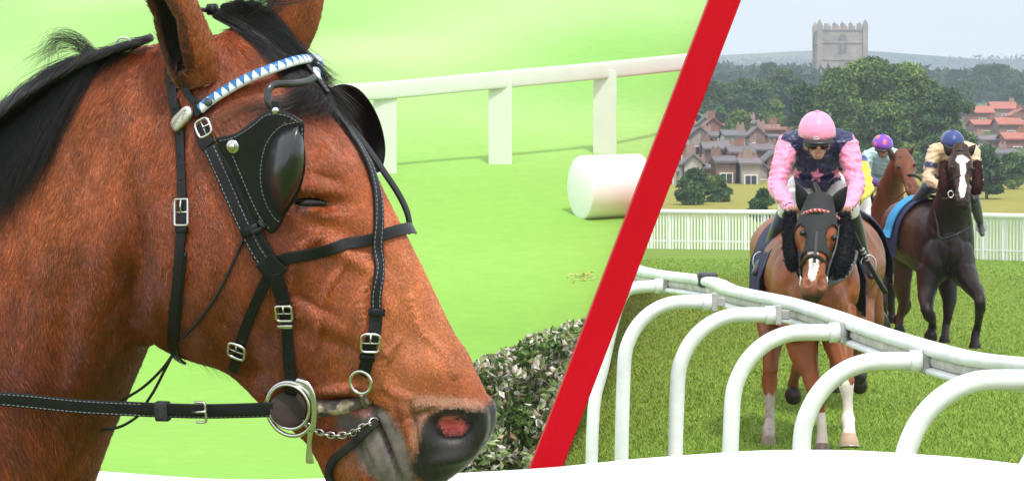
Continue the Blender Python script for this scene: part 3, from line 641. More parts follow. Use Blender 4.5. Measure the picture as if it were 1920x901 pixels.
nk = np.clip(G2(855, 812, 66, 52, 10) * 1.35 + G2(932, 800, 30, 50, 12) * 1.3 + G2(840, 872, 66, 36, -8) * 1.4, 0, 1); c3 = mixc(c3, (.018, .016, .017), smoothstep(.42, .62, nk))
c3 = mixc(c3, (.74, .17, .16), smoothstep(.35, .55, G2(850, 800, 34, 20, 14) * (1 + .25 * nse(vm_, 60, 2))))
c3 = mixc(c3, (.012, .009, .009), smoothstep(.45, .75, np.clip(G2(588, 378, 40, 15, 6) + .5 * G2(572, 398, 30, 10, 30) + .0 * px, 0, 1)))
c3 = mixc(c3, (.10, .08, .08), smoothstep(.4, .7, G2(655, 790, 36, 26, 10))); c3 = mixc(c3, (.42, .20, .19), smoothstep(.4, .7, G2(684, 772, 13, 9, 20)))
c3 = mixc(c3, (.05, .012, .01), smoothstep(.5, .8, G2(722, 830, 5, 75, -24))); c3 = mixc(c3, (.03, .02, .018), smoothstep(.45, .8, G2(650, 752, 60, 9, -2)))
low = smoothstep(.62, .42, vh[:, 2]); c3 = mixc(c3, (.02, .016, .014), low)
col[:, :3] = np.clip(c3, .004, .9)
col[:, 3] = .55; col[smoothstep(.42, .62, nk) > .5, 3] = .42
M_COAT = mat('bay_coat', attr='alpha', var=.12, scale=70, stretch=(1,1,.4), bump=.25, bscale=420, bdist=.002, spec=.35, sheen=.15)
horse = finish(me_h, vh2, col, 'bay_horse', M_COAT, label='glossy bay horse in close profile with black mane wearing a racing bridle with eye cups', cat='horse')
BV = BVHTree.FromPolygons([tuple(v) for v in vh2], [tuple(p.vertices) for p in me_h.polygons])
def surf(px, py):
    d_ = unit(P(px, py, 1.0) - CAM); h = BV.ray_cast(Vector(CAM), Vector(d_))
    if h[0] is None: return None, None
    n_ = np.array(h[1]); n_ = n_ if n_ @ d_ < 0 else -n_
    return np.array(h[0]), n_
# --- ears (shells, same coat)
def ear(base, tip, bow, opn, wmax, name, a_open=75):
    base, tip = np.array(base), np.array(tip); n = 26; mb = MB(); L_ = tip - base; ax = unit(L_); o = unit(np.array(opn) - ax * (np.array(opn) @ ax)); s_ = np.cross(ax, o)
    outer, inner = [], []
    for i in range(n):
        u_ = i / (n - 1); c = base + L_ * u_ + np.array(bow) * math.sin(math.pi * u_)
        w_ = wmax * (math.sin(math.pi * min(1, .30 + .66 * u_)) ** .8) * (1 if u_ < .95 else .7) + .001; gap = R(a_open * (1 - .55 * abs(2 * u_ - .9)))
        if u_ < .12: gap *= .3
        aa = np.linspace(gap, 2 * math.pi - gap, 25)
        outer.append([c + o * w_ * .85 * math.cos(a) + s_ * w_ * math.sin(a) for a in aa]); k = .84
        inner.append([c + o * w_ * .85 * math.cos(a) * k + s_ * w_ * math.sin(a) * k for a in aa])
    ring = [list(a) + list(b[::-1]) for a, b in zip(outer, inner)]
    cols = []
    ring = np.array(ring); no = 25
    mb.loft(ring)
    c = np.tile([.30, .085, .022, .55], (mb.n, 1))
    for i in range(n):
        for j in range(50):
            if j >= no: c[i * 50 + j, :3] = (.012, .009, .008) if i < n - 2 else (.05, .02, .01)
            if j in (0, 1, 24, 25, 49): c[i * 50 + j, :3] = (.10, .03, .012)
    mb.c = [c]; return mb
EARS = [ear(V(378, 150, .045), V(292, -120, .085), (-.012, 0, .0), (-.86, -.50, 0), .043, 'ear'), ear(V(508, 118, -.05), V(580, -110, -.085), (.010, 0, 0), (.25, .95, 0), .036, 'ear')]
for e in EARS: e.build('ear', M_COAT, horse)
p_, n_ = surf(584, 379)
mb = MB(); up_ = unit(np.array([0, 0, 1.]) - n_ * n_[2]); rt = np.cross(up_, n_)
mb.ball(p_ - n_ * .005, (.025, .010, .0125), ax=np.array([rt, up_, n_])); mb.build('eye', mat('eye_black', (.006,.004,.004), .22, var=.1), horse)

# --- the coat as real short hair
FL = np.array([(100,300,-.3,1), (30,500,-.1,1), (60,760,.35,1), (150,640,.15,1), (250,250,-.12,1), (300,420,-.05,1), (250,560,.1,1), (450,550,.42,1), (400,380,.3,1), (560,640,.5,.8), (620,480,.35,1), (700,350,.5,.9),
               (780,500,.45,.9), (850,680,.6,.8), (720,640,.25,1), (700,800,-.1,1), (640,280,.2,1), (360,150,.25,1), (460,180,.5,1), (520,120,.7,.7), (600,200,.5,.9), (180,180,-.5,1), (300,60,.2,1)], float)
def flow(x, y):
    w_ = 1 / ((x[:, None] - FL[:, 0]) ** 2 + (y[:, None] - FL[:, 1]) ** 2 + 900.) ** 1.5
    return (w_ @ FL[:, 2]) / w_.sum(1), (w_ @ FL[:, 3]) / w_.sum(1)
def fur(o_mesh, v, N, name, seed, lfac=1.0, earflow=None, keep=None):
    rg = np.random.default_rng(seed); me = o_mesh; me.calc_loop_triangles(); T = np.empty(len(me.loop_triangles) * 3, int); me.loop_triangles.foreach_get('vertices', T); T = T.reshape(-1, 3)
    a, b, c = v[T[:, 0]], v[T[:, 1]], v[T[:, 2]]; cr = np.cross(b - a, c - a); ar = np.linalg.norm(cr, axis=1); fn = cr / np.maximum(ar, 1e-12)[:, None]; cen = (a + b + c) / 3
    face = (fn * unit(CAM - cen)).sum(1); pj = proj(cen); vis = (face > -.35) & (pj[:, 0] > -230) & (pj[:, 0] < 1000) & (pj[:, 1] > -60) & (pj[:, 1] < 960)
    pr_ = ar * vis; pr_ /= pr_.sum(); ti = rg.choice(len(T), N, p=pr_); u_, w_ = rg.random(N), rg.random(N); f_ = u_ + w_ > 1; u_[f_] = 1 - u_[f_]; w_[f_] = 1 - w_[f_]
    root = a[ti] + (b - a)[ti] * u_[:, None] + (c - a)[ti] * w_[:, None]; nn = fn[ti]
    ca = np.empty(len(v) * 4); me.color_attributes['col'].data.foreach_get('color', ca); ca = ca.reshape(-1, 4)[:, :3]; cl = ca[T[ti, 0]]
    lum = cl.sum(1); pj = proj(root); x, y = pj[:, 0], pj[:, 1]
    if earflow is None:
        fx, fy = flow(x, y); wob = nse(root, 26, 4) * .55 + nse(root, 75, 9) * .35
        fx2 = fx * np.cos(wob) - fy * np.sin(wob); fy2 = fx * np.sin(wob) + fy * np.cos(wob); dr = np.stack([fx2, 0 * fx2, -fy2], 1)
        ln = np.interp(x, [0, 300, 560, 700, 800, 950], [.0125, .010, .007, .005, .004, .003]); ln = np.where((x < 110) & (y > 560), .017, ln); ln = np.where((y < 290) & (x > 290) & (x < 480), .013, ln)
        hairless = ((lum < .10) & (x > 560)) | ((cl[:, 0] > cl[:, 1] * 5.2) & (x > 780) & (y > 740)) | ((np.abs(cl[:, 0] - cl[:, 2]) < .055) & (x > 600))
        kp = ~(hairless & (rg.random(N) < .985))
    else:
        dr = np.tile(earflow, (N, 1)) + rg.normal(size=(N, 3)) * .25; ln = np.where(lum < .1, .022, .009); kp = np.ones(N, bool)
    dr = unit(dr); dr = unit(dr - nn * (dr * nn).sum(1)[:, None]); ln = ln * rg.uniform(.6, 1.25, N) * lfac
    lift = rg.uniform(.04, .20, N)[:, None]; cu = rg.normal(size=(N, 3)) * .10
    p0 = root; p1 = root + (dr + nn * lift * 1.6 + cu * .5) * (ln * .5)[:, None]; p2 = root + (dr + nn * lift * .8 + cu) * ln[:, None]
    st = np.stack([p0, p1, p2], 1)[kp]; rad = np.tile([.00027, .00024, .00006], (kp.sum(), 1))
    tint = cl[kp] * rg.uniform(.5, 1.5, (kp.sum(), 1)) * (1.08 + .36 * nse(root[kp] * (1, 1, .45), 60, 12) + .20 * nse(root[kp], 13, 2))[:, None]; pale = rg.random(kp.sum()) < .05; tint[pale] = tint[pale] * 1.5 + (.04,.03,.02)
    return hair(name, st, M_FUR, horse, rad, np.clip(tint, .004, .85))
M_FUR = hair_mat('coat_hair', .28, .75)
fur(me_h, vh2, 380000, 'coat', 3, .85)
for k, (e, ch) in enumerate(zip(EARS, [c for c in horse.children if c.name.startswith('ear')])):
    fur(ch.data, np.vstack(e.v), 22000, 'ear_hair', 20 + k, 1, np.array([-.25, 0, .9]) if k == 0 else np.array([.3, 0, .9]))

# --- mane, forelock, whiskers
def strands(guides, N, spread, K=9, tfall=0.0, off=(.004, .016), seed=1, taper=True, seek=True):
    rg = np.random.default_rng(seed); out_ = []
    gs = [catmull(np.array(g, float), 6) for g in guides]; gs = [g[np.linspace(0, len(g) - 1, K).round().astype(int)] for g in gs]
    for i in range(N):
        k = rg.random() * (len(gs) - 1); a = int(k); f = k - a; g = gs[a] * (1 - f) + gs[min(a + 1, len(gs) - 1)] * f
        sp = rg.normal(size=2) * spread; s2 = rg.normal(size=2) * spread; o = rg.uniform(*off); w1 = rg.normal() * .6; pts = []
        L_ = rg.uniform(.75, 1.0)
        for j in range(K):
            u_ = j / (K - 1) * L_; jj = u_ * (K - 1); j0 = int(jj); q = g[j0] * (1 - (jj - j0)) + g[min(j0 + 1, K - 1)] * (jj - j0)
            x = q[0] + sp[0] * (.3 + u_) + s2[0] * u_ * u_ + math.sin(u_ * 7 + w1 * 5) * spread * .25; y = q[1] + sp[1] * (.3 + u_) + s2[1] * u_ * u_ + math.cos(u_ * 6 + w1 * 7) * spread * .2
            h, n_ = surf(x, y) if seek else (None, None); tl = q[2] if len(q) > 2 else .02
            if h is not None and seek: pt = h + n_ * (o * (.5 + u_ * .8))
            else: pt = V(x, y, tl + o)
            pts.append(pt)
        pts = np.array(pts); 
        sm = pts.copy(); sm[1:-1] = (pts[:-2] + pts[1:-1] * 2 + pts[2:]) / 4; sm[1:-1] = (sm[:-2] + sm[1:-1] * 2 + sm[2:]) / 4
        out_.append(sm)
    return np.array(out_)
M_MANE = hair_mat('mane_hair', .33, .55)
def hair_obj(name, st, tint, r0=.0003, **kw):
    N, K = st.shape[:2]; rad = np.tile(np.linspace(1, .25, K) * r0, (N, 1)); c = np.array(tint) * RNG.uniform(.3, 1.0, (N, 1)) * np.where(RNG.random((N, 1)) < .12, 3.5, 1); return hair(name, st, M_MANE, horse, rad, c, **kw)
BLK = (.012, .011, .013)
mg = [[(200,104,.0),(178,135,.07),(150,180,.09),(120,235,.1),(95,290,.1),(60,350,.1)], [(170,104,.0),(140,140,.07),(105,195,.1),(75,260,.1),(40,340,.11),(5,410,.12)],
      [(130,116,.0),(100,150,.07),(65,205,.1),(35,270,.11),(0,350,.12),(-30,430,.12)], [(80,142,.0),(50,175,.07),(20,230,.1),(-10,290,.11),(-40,380,.12),(-60,440,.12)],
      [(20,182,.0),(-5,215,.08),(-30,270,.1),(-50,330,.12),(-75,400,.12),(-90,460,.13)], [(-60,250,.0),(-80,290,.1),(-100,330,.12),(-120,380,.13),(-140,430,.13),(-150,470,.13)]]
mane = hair_obj('mane', strands(mg, 4200, 10, 10, seed=2, off=(.003, .024)), BLK)
top = [[(285,72,.01),(262,80,.03),(238,92,.04),(212,108,.05),(190,128,.06)], [(245,82,.01),(222,92,.04),(200,106,.05),(178,125,.06),(160,150,.07)], [(205,96,.01),(180,104,.04),(155,120,.05),(130,140,.07),(110,170,.08)],
       [(160,106,.01),(120,118,.03),(80,140,.04),(40,168,.05),(0,200,.05)]]
hair_obj('mane', strands(top, 800, 9, 8, seed=5, off=(.0, .006)), BLK)
wis = [[(185,110,.02),(160,84,.02),(110,86,.03),(50,108,.04),(0,130,.05)], [(180,110,.02),(150,70,.02),(100,72,.02),(84,110,.03),(80,140,.04)], [(170,112,.02),(130,74,.02),(96,70,.02),(110,100,.03),(112,125,.03)], [(175,112,.02),(150,95,.02),(100,100,.03),(70,112,.03),(20,150,.03)]]
hair_obj('mane', strands(wis, 130, 9, 14, seed=6, seek=False), BLK, .00022)
fl = [[(415,12,0),(445,35,-.01),(490,60,-.02),(535,95,-.03),(570,130,-.03),(592,165,-.03)], [(430,8,0),(470,30,-.01),(515,62,-.02),(555,95,-.03),(585,125,-.04),(610,150,-.05)], [(452,2,0),(490,25,-.02),(528,60,-.03),(560,95,-.04),(590,130,-.04),(640,165,-.06)],
      [(400,30,.01),(440,55,.0),(480,90,.01),(515,125,.01),(535,150,.01),(560,190,.0)], [(470,2,-.02),(505,18,-.03),(540,50,-.04),(560,85,-.05),(580,120,-.05),(600,150,-.06)]]
hair_obj('forelock', strands(fl, 2600, 6, 10, seed=7, off=(.002, .012)), BLK)
fl2 = [[(560,135,-.02),(590,150,-.03),(620,160,-.05),(650,185,-.06),(672,210,-.07)], [(575,140,-.02),(600,165,-.03),(620,190,-.05),(640,225,-.05),(655,262,-.05)], [(580,150,-.02),(592,180,-.02),(600,205,-.02),(570,215,.0),(530,208,.04)], [(570,150,-.02),(560,175,0),(530,190,.04),(490,200,.07),(440,215,.09)]]
hair_obj('forelock', strands(fl2, 700, 7, 9, seed=8, off=(.005, .02)), (.020,.014,.012))
up = [[(480,20,-.01),(460,-10,-.01),(470,-40,-.01),(500,-60,0)], [(500,28,-.02),(540,15,-.02),(532,-20,-.02),(530,-50,-.02)], [(440,15,0),(430,-5,0),(440,-30,0),(420,-60,0)], [(470,30,0),(500,10,0),(560,5,0),(620,-20,0)], [(455,22,-.01),(475,0,-.01),(520,-8,-.01),(560,-14,0)]]
hair_obj('forelock', strands(up, 220, 8, 10, seed=9, seek=False), BLK, .00024)
br = [[(460,190,.08),(420,215,.1),(385,245,.1),(365,290,.1)], [(545,190,.03),(500,200,.06),(455,212,.09),(405,235,.1)], [(400,300,.1),(370,330,.1),(340,345,.1),(310,360,.1)]]
hair_obj('stray_hair', strands(br, 46, 7, 8, seed=10, off=(.005, .014)), (.16, .07, .03), .0002)
# long hairs under the jaw and on the muzzle
rg = np.random.default_rng(12); st = []
for i in range(260):
    x = rg.uniform(300, 610); y = np.interp(x, [300, 345, 430, 470, 520, 560, 610], [640, 665, 690, 715, 765, 805, 850]) - 4; ln = rg.uniform(12, 42)
    st.append([V(x, y, rg.uniform(-.02, .03)), V(x + ln * .25, y + ln * .5, .0), V(x + ln * .6 + rg.normal() * 4, y + ln * .95, .0)])
for i in range(60):
    x = rg.uniform(640, 930); y = rg.uniform(770, 880); h, n_ = surf(x, y)
    if h is None: continue
    ln = rg.uniform(.01, .04); st.append([h, h + (n_ * .7 + (.3, 0, -.4)) * ln * .5, h + (n_ * .7 + (.5, 0, -.7)) * ln])
hair_obj('whiskers', np.array(st), (.03,.02,.018), .00013)

# ================================================================ bridle
bridle = thing('bridle', V(500, 400, .1), label='black leather racing bridle with silver buckles and moulded eye cups on the bay horse', cat='bridle')
LEA = mat('black_leather', (.009,.0095,.011), .42, var=.35, scale=40, bump=.35, bscale=260, bdist=.0012, spec=.28)
LEA2 = mat('polished_leather', (.010,.011,.013), .26, var=.2, scale=12, bump=.06, bscale=90, spec=.6, coat=.25)
STI = mat('grey_thread', (.22,.24,.27), .8, var=.3, scale=200); STEEL = mat('steel', (.62,.61,.60), .26, metal=1, var=.12, scale=60, bump=.1, bscale=200, bdist=.0006)
HOLE = mat('strap_hole', (.003,.003,.003), .9)
def track(path, off, n=9, smooth=9):
    q = catmull(np.array([p[:2] for p in path], float), n); pts, nn = [], []; lp = None
    for x, y in q:
        h, m = surf(x, y)
        if h is None:
            t_ = lat(lp) if lp is not None else 0; h = V(x, y, t_ - .004); m = nn[-1] if nn else -unit(h - CAM)
        lp = h; pts.append(h); nn.append(m)
    pts, nn = np.array(pts), np.array(nn)
    for _ in range(smooth):
        nn[1:-1] = nn[:-2] + nn[1:-1] + nn[2:]; nn = unit(nn); pts[1:-1] = (pts[:-2] + 2 * pts[1:-1] + pts[2:]) / 4
    return pts + nn * off, nn, q
def strap(path, wpx, name='strap', off=.0045, th=.0017, stitch=False, m=None, parent=None, holes=(), hi=0, tail=True):
    pts, nn, q = track(path, off); w_ = wpx / F * 4 / 2
    mb = MB(); rr = np.tile([w_, th], (len(pts), 1)); mb.tube(pts, rr, 20, up=nn, power=.35); o = mb.build(name, m or LEA, parent or bridle)
    tg = unit(np.gradient(pts, axis=0)); sdv = np.cross(tg, nn)
    if stitch:
        L_ = np.concatenate([[0], np.cumsum(np.linalg.norm(np.diff(pts, axis=0), axis=1))]); mb = MB()
        for s in np.arange(.004, L_[-1] - .003, .0062):
            p = np.array([np.interp(s, L_, pts[:, k]) for k in range(3)]); i = int(np.clip(np.searchsorted(L_, s), 0, len(pts) - 1))
            for sg in (-1, 1): mb.box(p + sdv[i] * sg * (w_ - .0028) + nn[i] * (th + .0002), (.0038, .0009, .0007), ax=np.array([tg[i], sdv[i], nn[i]]))
        mb.build('stitching', STI, o, smooth=False)
    for hx, hy in holes:
        k = np.argmin(((q - (hx, hy)) ** 2).sum(1)); mb = MB(); mb.tube([pts[k] + nn[k] * (th - .001), pts[k] + nn[k] * (th + .0002)], .0022, 12, up=tg[k]); mb.build('hole', HOLE, o)
    return o
def frame_at(px, py, ang, off=.007):
    h = []; nn = []
    for dx, dy in ((0,0),(10,0),(-10,0),(0,10),(0,-10)):
        a, b = surf(px + dx, py + dy)
        if a is not None: h.append(a); nn.append(b)
    n_ = unit(np.mean(nn, 0)); p = surf(px, py)[0] if surf(px, py)[0] is not None else V(px, py, .06); p = p + n_ * off
    x = np.array([math.cos(R(ang)), 0, -math.sin(R(ang))]); x = unit(x - n_ * (x @ n_)); y = np.cross(n_, x); return p, x, y if y[2] < 0 else y, n_
def loop_tube(c, x, y, w_, h_, r, rnd=.25, n=40, name='buckle', parent=None, m=None, nrm=None, arc=(0, 360)):
    a = np.radians(np.linspace(arc[0], arc[1], n)); e = rnd
    ca = np.sign(np.cos(a)) * np.abs(np.cos(a)) ** e; sa = np.sign(np.sin(a)) * np.abs(np.sin(a)) ** e
    pts = c + np.outer(ca, x) * w_ / 2 + np.outer(sa, y) * h_ / 2; mb = MB(); full = abs(arc[1] - arc[0]) >= 360
    if full: pts = pts[:-1]
    tg = unit(np.roll(pts, -1, 0) - np.roll(pts, 1, 0)) if full else unit(np.gradient(pts, axis=0)); nr = unit(np.cross(x, y)) if nrm is None else nrm; sd_ = np.cross(tg, nr)
    b = np.arange(10) / 10 * 2 * math.pi
    g = np.array([p + np.outer(np.cos(b), s) * r + np.outer(np.sin(b), nr) * r for p, s in zip(pts, sd_)])
    if full: mb.grid(g, closed_u=True, closed_v=True)
    else: mb.loft(g)
    return mb.build(name, m or STEEL, parent or bridle)
pxm = 4 / F
def buckle(px, py, w_, h_, ang=0, parent=None, off=.008, rnd=.25, r=.0017, prong=True, D=1.0):
    c, x, y, n_ = frame_at(px, py, ang, off); o = loop_tube(c, x, y, w_ * pxm, h_ * pxm, r, rnd, parent=parent, nrm=n_)
    if prong:
        mb = MB(); mb.tube([c + y * h_ * pxm * .0 + n_ * .001, c + y * h_ * pxm * .25 + n_ * .0022, c + y * h_ * pxm * .5 + n_ * .001], [.0012, .0014, .001], 8, up=x); mb.build('prong', STEEL, o)
        mb = MB(); mb.tube([c - x * w_ * pxm * .5, c + x * w_ * pxm * .5], .0011, 8, up=n_); mb.build('crossbar', STEEL, o)
    return o
def keeper(px, py, wpx, hpx, ang=0, off=.0075, m=None, name='keeper'):
    c, x, y, n_ = frame_at(px, py, ang, off); mb = MB(); mb.tube([c - x * wpx * pxm / 2, c + x * wpx * pxm / 2], [(hpx * pxm / 2, .003)] * 2, 16, up=n_, power=.5); return mb.build(name, m or LEA, bridle)
# throat strap
th_ = [(322,128),(330,185),(343,245),(347,300),(348,350),(348,405),(344,460),(338,530),(331,590),(328,640),(338,664),(352,672)]
strap(th_, 21, 'throat_strap', off=.0075, holes=[(326,160),(336,204),(346,250),(347,292),(348,340)])
strap([(346,470),(340,530),(333,590),(330,632)], 23, 'throat_strap_end', off=.0062)
buckle(348, 398, 30, 48, 0, rnd=.16, off=.0095); keeper(347, 430, 24, 12, 0)
strap([(336,140),(352,165),(368,188),(384,204)], 15, 'crown_strap', off=.007, holes=[(375,193)])
# browband
bb = np.array([(382,206),(396,193),(420,177),(455,159),(495,145),(535,135),(565,130),(580,132)], float)
pts, nn, q = track(bb, .009, 14, 4); pts = pts + nn * (.012 * smoothstep(420, 520, q[:, 0]))[:, None]; pts = np.vstack([pts, catmull([pts[-1], V(592, 140, -.01), V(598, 152, -.04), V(596, 165, -.08)], 6)[1:]]); nn = np.vstack([nn, np.tile(nn[-1], (len(pts) - len(nn), 1))])
for _ in range(3): pts[1:-1] = (pts[:-2] + pts[1:-1] + pts[2:]) / 3
L_ = np.concatenate([[0], np.cumsum(np.linalg.norm(np.diff(pts, axis=0), axis=1))]); ss = np.linspace(0, L_[-1], 520)
pp = np.stack([np.interp(ss, L_, pts[:, k]) for k in range(3)], 1); n2 = unit(np.stack([np.interp(ss, L_, nn[:, k]) for k in range(3)], 1)); mb = MB(); sg = 28
mb.tube(pp, [(.0072, .0052)] * len(pp), sg, up=n2)
c = np.ones((mb.n, 4)); c[:, 3] = .35
for i in range(len(pp)):
    fr_ = (ss[i] / .0118) % 1
    for j in range(sg):
        a = j / sg * 2 * math.pi; lvl = (math.cos(a) + 1) / 2; wt = abs(fr_ - .5) * 2
        wh = wt < (lvl * 1.1 - .08); c[i * sg + j, :3] = (.80,.82,.84) if wh else ((.02,.16,.42) if (a < math.pi or lvl < .6) else (.015, .06, .45))
mb.c = [c]; mb.build('browband', mat('browband_plastic', attr='alpha', var=.05, scale=50, spec=.5), bridle, label='blue browband with white triangles')
strap([(370,215),(382,206),(398,197)], 18, 'browband_end', off=.006)
cc_, x, y, n_ = frame_at(397, 195, -20, .013); mb = MB(); mb.tube([cc_, cc_ + n_ * .002], [.0062, .005], 18, up=x); mb.build('rivet', mat('dark_rivet', (.05,.055,.06), .5), bridle)
# silver plate with raised scroll work
cc_, x, y, n_ = frame_at(353, 222, -24, .011); mb = MB()
ol = [(math.copysign(abs(math.cos(a)) ** .45, math.cos(a)) * 32 * pxm, math.copysign(abs(math.sin(a)) ** .8, math.sin(a)) * 14 * pxm) for a in np.arange(40) / 40 * 2 * math.pi]
mb.loft([[cc_ + x * a * k + y * b * k + n_ * z for a, b in ol] for k, z in ((1,-.002), (1,.0012), (.95,.003), (.8,.0038), (.4,.0042))]); M_PL = mat('brushed_silver', (.70,.68,.62), .42, metal=.75, var=.15, scale=90, bump=.3, bscale=300, bdist=.0008)
pl = mb.build('silver_plate', M_PL, bridle)
for k, (u1, v1, u2, v2) in enumerate(((-.02,-.004,.005,.003), (-.014,.003,.0,-.004), (-.004,.004,.016,-.001), (.004,-.004,.019,.003), (-.019,.001,.018,.0045))):
    mb = MB(); a_ = cc_ + x * u1 + y * v1 + n_ * .0042; b_ = cc_ + x * u2 + y * v2 + n_ * .0042; mb.tube(catmull([a_, (a_ + b_) / 2 + y * .0015, b_], 5), .0007, 6); mb.build('relief', M_PL, pl)
# cheek strap, double padded
buckle(390, 241, 32, 30, 62, rnd=.55, off=.012, r=.0018); strap([(383,236),(388,258),(398,276)], 30, 'buckle_loop', off=.009, th=.003)
strap([(400,276),(418,318),(440,370),(465,425),(492,478),(524,512)], 26, 'cheek_strap', off=.010, th=.003, stitch=True)
strap([(412,272),(428,312),(450,362),(474,415),(500,462),(520,495)], 18, 'cheek_strap', off=.008, th=.0026)
keeper(476, 430, 36, 16, -25, .0145, name='cord_loop')
# eye cup plate and cup
def panel(outline, tf, th, m, name, parent=None, rings=12, nsm=4, dome=None):
    ol = catmull(np.array(outline + outline[:1], float), nsm)[:-1]; c = ol.mean(0); g1, g2 = [], []
    for k in np.linspace(1, .04, rings):
        q = c + (ol - c) * k; g1.append([V(x, y, tf(x, y, k)) for x, y in q]); g2.append([V(x, y, tf(x, y, k) - th) for x, y in q])
    mb = MB(); mb.loft(g2[::-1] + g1); return mb.build(name, m, parent or bridle)
PLT = [(402,258),(440,250),(470,230),(492,212),(512,207),(540,211),(560,221),(570,232),(570,262),(573,300),(569,335),(556,372),(538,398),(524,425),(512,437),(500,434),(480,414),(468,392),(450,350),(430,310),(412,280)]
tb = lambda x, y: .118 + .012 * np.clip((x - 400) / 170, 0, 1) - .004 * np.clip((y - 330) / 100, -1, 1)
plate = panel(PLT, lambda x, y, k: tb(x, y), .0035, LEA, 'eye_cup_plate')
CUP = [(560,234),(569,262),(571,300),(566,335),(553,368),(535,394),(526,406),(516,395),(504,370),(497,340),(498,305),(508,272),(528,246)]
panel(CUP, lambda x, y, k: tb(x, y) + .0015 + .032 * (1 - k ** 2.2) ** .8, .003, LEA2, 'eye_cup', rings=22)
def stitches(pathpx, tf, parent, step=.0058):
    q = catmull(np.array(pathpx, float), 12); pts = np.array([V(x, y, tf(x, y)) for x, y in q]); L_ = np.concatenate([[0], np.cumsum(np.linalg.norm(np.diff(pts, axis=0), axis=1))]); tg = unit(np.gradient(pts, axis=0)); mb = MB()
    for s in np.arange(.002, L_[-1], step):
        i = int(np.searchsorted(L_, s)); i = min(i, len(pts) - 1); p = np.array([np.interp(s, L_, pts[:, k]) for k in range(3)]); mb.box(p, (.0036, .0009, .0008), ax=np.array([tg[i], np.cross(NL, tg[i]), NL]))
    mb.build('stitching', STI, parent, smooth=False)
stitches([(412,264),(440,257),(472,237),(494,219),(514,214),(540,218),(556,227)], lambda x, y: tb(x, y) + .0003, plate)
stitches([(560,228),(525,238),(500,268),(490,305),(489,345),(498,380),(514,408),(528,418)], lambda x, y: tb(x, y) + .0003, plate)
stitches([(436,292),(452,330),(470,372),(486,405),(504,428)], lambda x, y: tb(x, y) + .0003, plate)
stitches([(566,240),(568,290),(563,335),(549,368),(532,393)], lambda x, y: tb(x, y) + .004, plate)
for rx_, ry_, rr_ in ((436, 275, .0095), (516, 208, .005)):
    c = V(rx_, ry_, tb(rx_, ry_) + .0012); mb = MB(); mb.tube([c - NL * .002, c, c + NL * .0012], [rr_, rr_, rr_ * .8], 24, up=(0,0,1)); rv = mb.build('rivet', STEEL, plate)
    if rr_ > .006: mb = MB(); mb.tube([c, c + NL * .0035, c + NL * .0045], [rr_ * .55, rr_ * .5, rr_ * .3], 8, up=(0,0,1)); mb.build('nut', STEEL, rv)
for hx, hy in ((534, 232), (548, 225)):
    c = V(hx, hy, tb(hx, hy)); mb = MB(); mb.tube([c, c + NL * .0006], .0022, 12, up=(0,0,1)); mb.build('hole', mat('hole_brown', (.09,.03,.015), .8), plate)
sc = catmull([V(588,146,.03), V(570,154,.055), (V(545,157,.085)), V(518,158,.105), V(505,166,.116), V(502,180,.121), V(505,195,.123), V(512,207,.121)], 7); mb = MB(); mb.tube(sc, .0052, 14); mb.build('eye_cup_stay', LEA2, bridle)
mb = MB(); c = V(515, 199, .124); mb.box(c, (.016, .005, .012), ax=np.array([unit(np.cross(NL,(0,0,1)))*-1, NL, (0,0,1)])); mb.build('stay_tab', LEA, bridle, smooth=False, bevel=.001)
far = [(612,168),(640,158),(668,164),(692,188),(712,226),(722,268),(721,300),(712,322),(696,320),(670,290),(645,240),(622,200)]
panel(far, lambda x, y, k: -.135 - .030 * (1 - k ** 2) + .02 * np.clip((700 - x) / 100, 0, 1), .003, mat('cup_lining', (.012,.012,.013), .38, var=.5, scale=25, bump=.05, spec=.5), 'eye_cup', rings=14)
c = V(626, 171, -.120); mb = MB(); mb.ball(c, .004); mb.build('rivet', STEEL, bridle)
# face straps
fs_ = [(578,168),(600,190),(632,230),(662,272),(686,315),(700,360),(706,410),(707,470),(706,530),(703,585)]
strap(fs_, 20, 'face_strap', stitch=True, off=.007, th=.0028); strap([(703,580),(700,610),(695,640),(689,680),(684,698)], 24, 'face_strap_end', off=.0085, th=.002)
f2 = [(590,160),(622,205),(655,238),(690,280),(722,325),(748,365),(764,400),(770,436)]
pts = np.array([V(x, y, t_) for (x, y), t_ in zip(f2, [-.01,-.02,-.02,-.022,-.035,-.045,-.05,-.055])]); hp = []
for (x, y), p in zip(f2, pts):
    h, m = surf(x - 6, y + 4); hp.append((h + m * .006) if h is not None else p)
hp = catmull(hp, 7); mb = MB(); mb.tube(hp, [(.0065, .002)] * len(hp), 16, up=unit(np.array([.75, -.5, .45])), power=.4); mb.build('face_strap', LEA, bridle)
strap([(540,110),(556,132),(580,160),(600,188)], 14, 'forehead_strap', off=.016, stitch=True)
keeper(702, 583, 30, 14, 3, .013); buckle(694, 637, 34, 34, 3, rnd=.4, off=.014, r=.0018); keeper(692, 662, 28, 11, 3, .0125)
# noseband
strap([(519,489),(545,482),(590,473),(640,461),(690,449),(730,437),(762,430),(770,432)], 22, 'noseband', off=.005)
# cheek piece to bit and jaw strap
strap([(510,503),(497,530),(480,568),(465,605),(452,645),(444,675),(438,690)], 20, 'jaw_strap', off=.005, holes=[(466,598),(452,640)]); buckle(449, 650, 34, 34, 10, rnd=.5, off=.010, r=.0022)
strap([(520,508),(526,530),(534,565),(541,610),(544,660),(547,700),(549,732)], 22, 'cheek_piece', off=.009, stitch=False, holes=[(545,640),(547,690)])
strap([(518,508),(524,530),(532,560)], 26, 'cheek_piece_end', off=.012)
buckle(536, 578, 30, 30, -4, rnd=.3, off=.015, r=.0019); keeper(538, 604, 28, 8, -4, .0135, STEEL); strap([(498,482),(512,498),(528,512)], 40, 'junction_pad', off=.012)
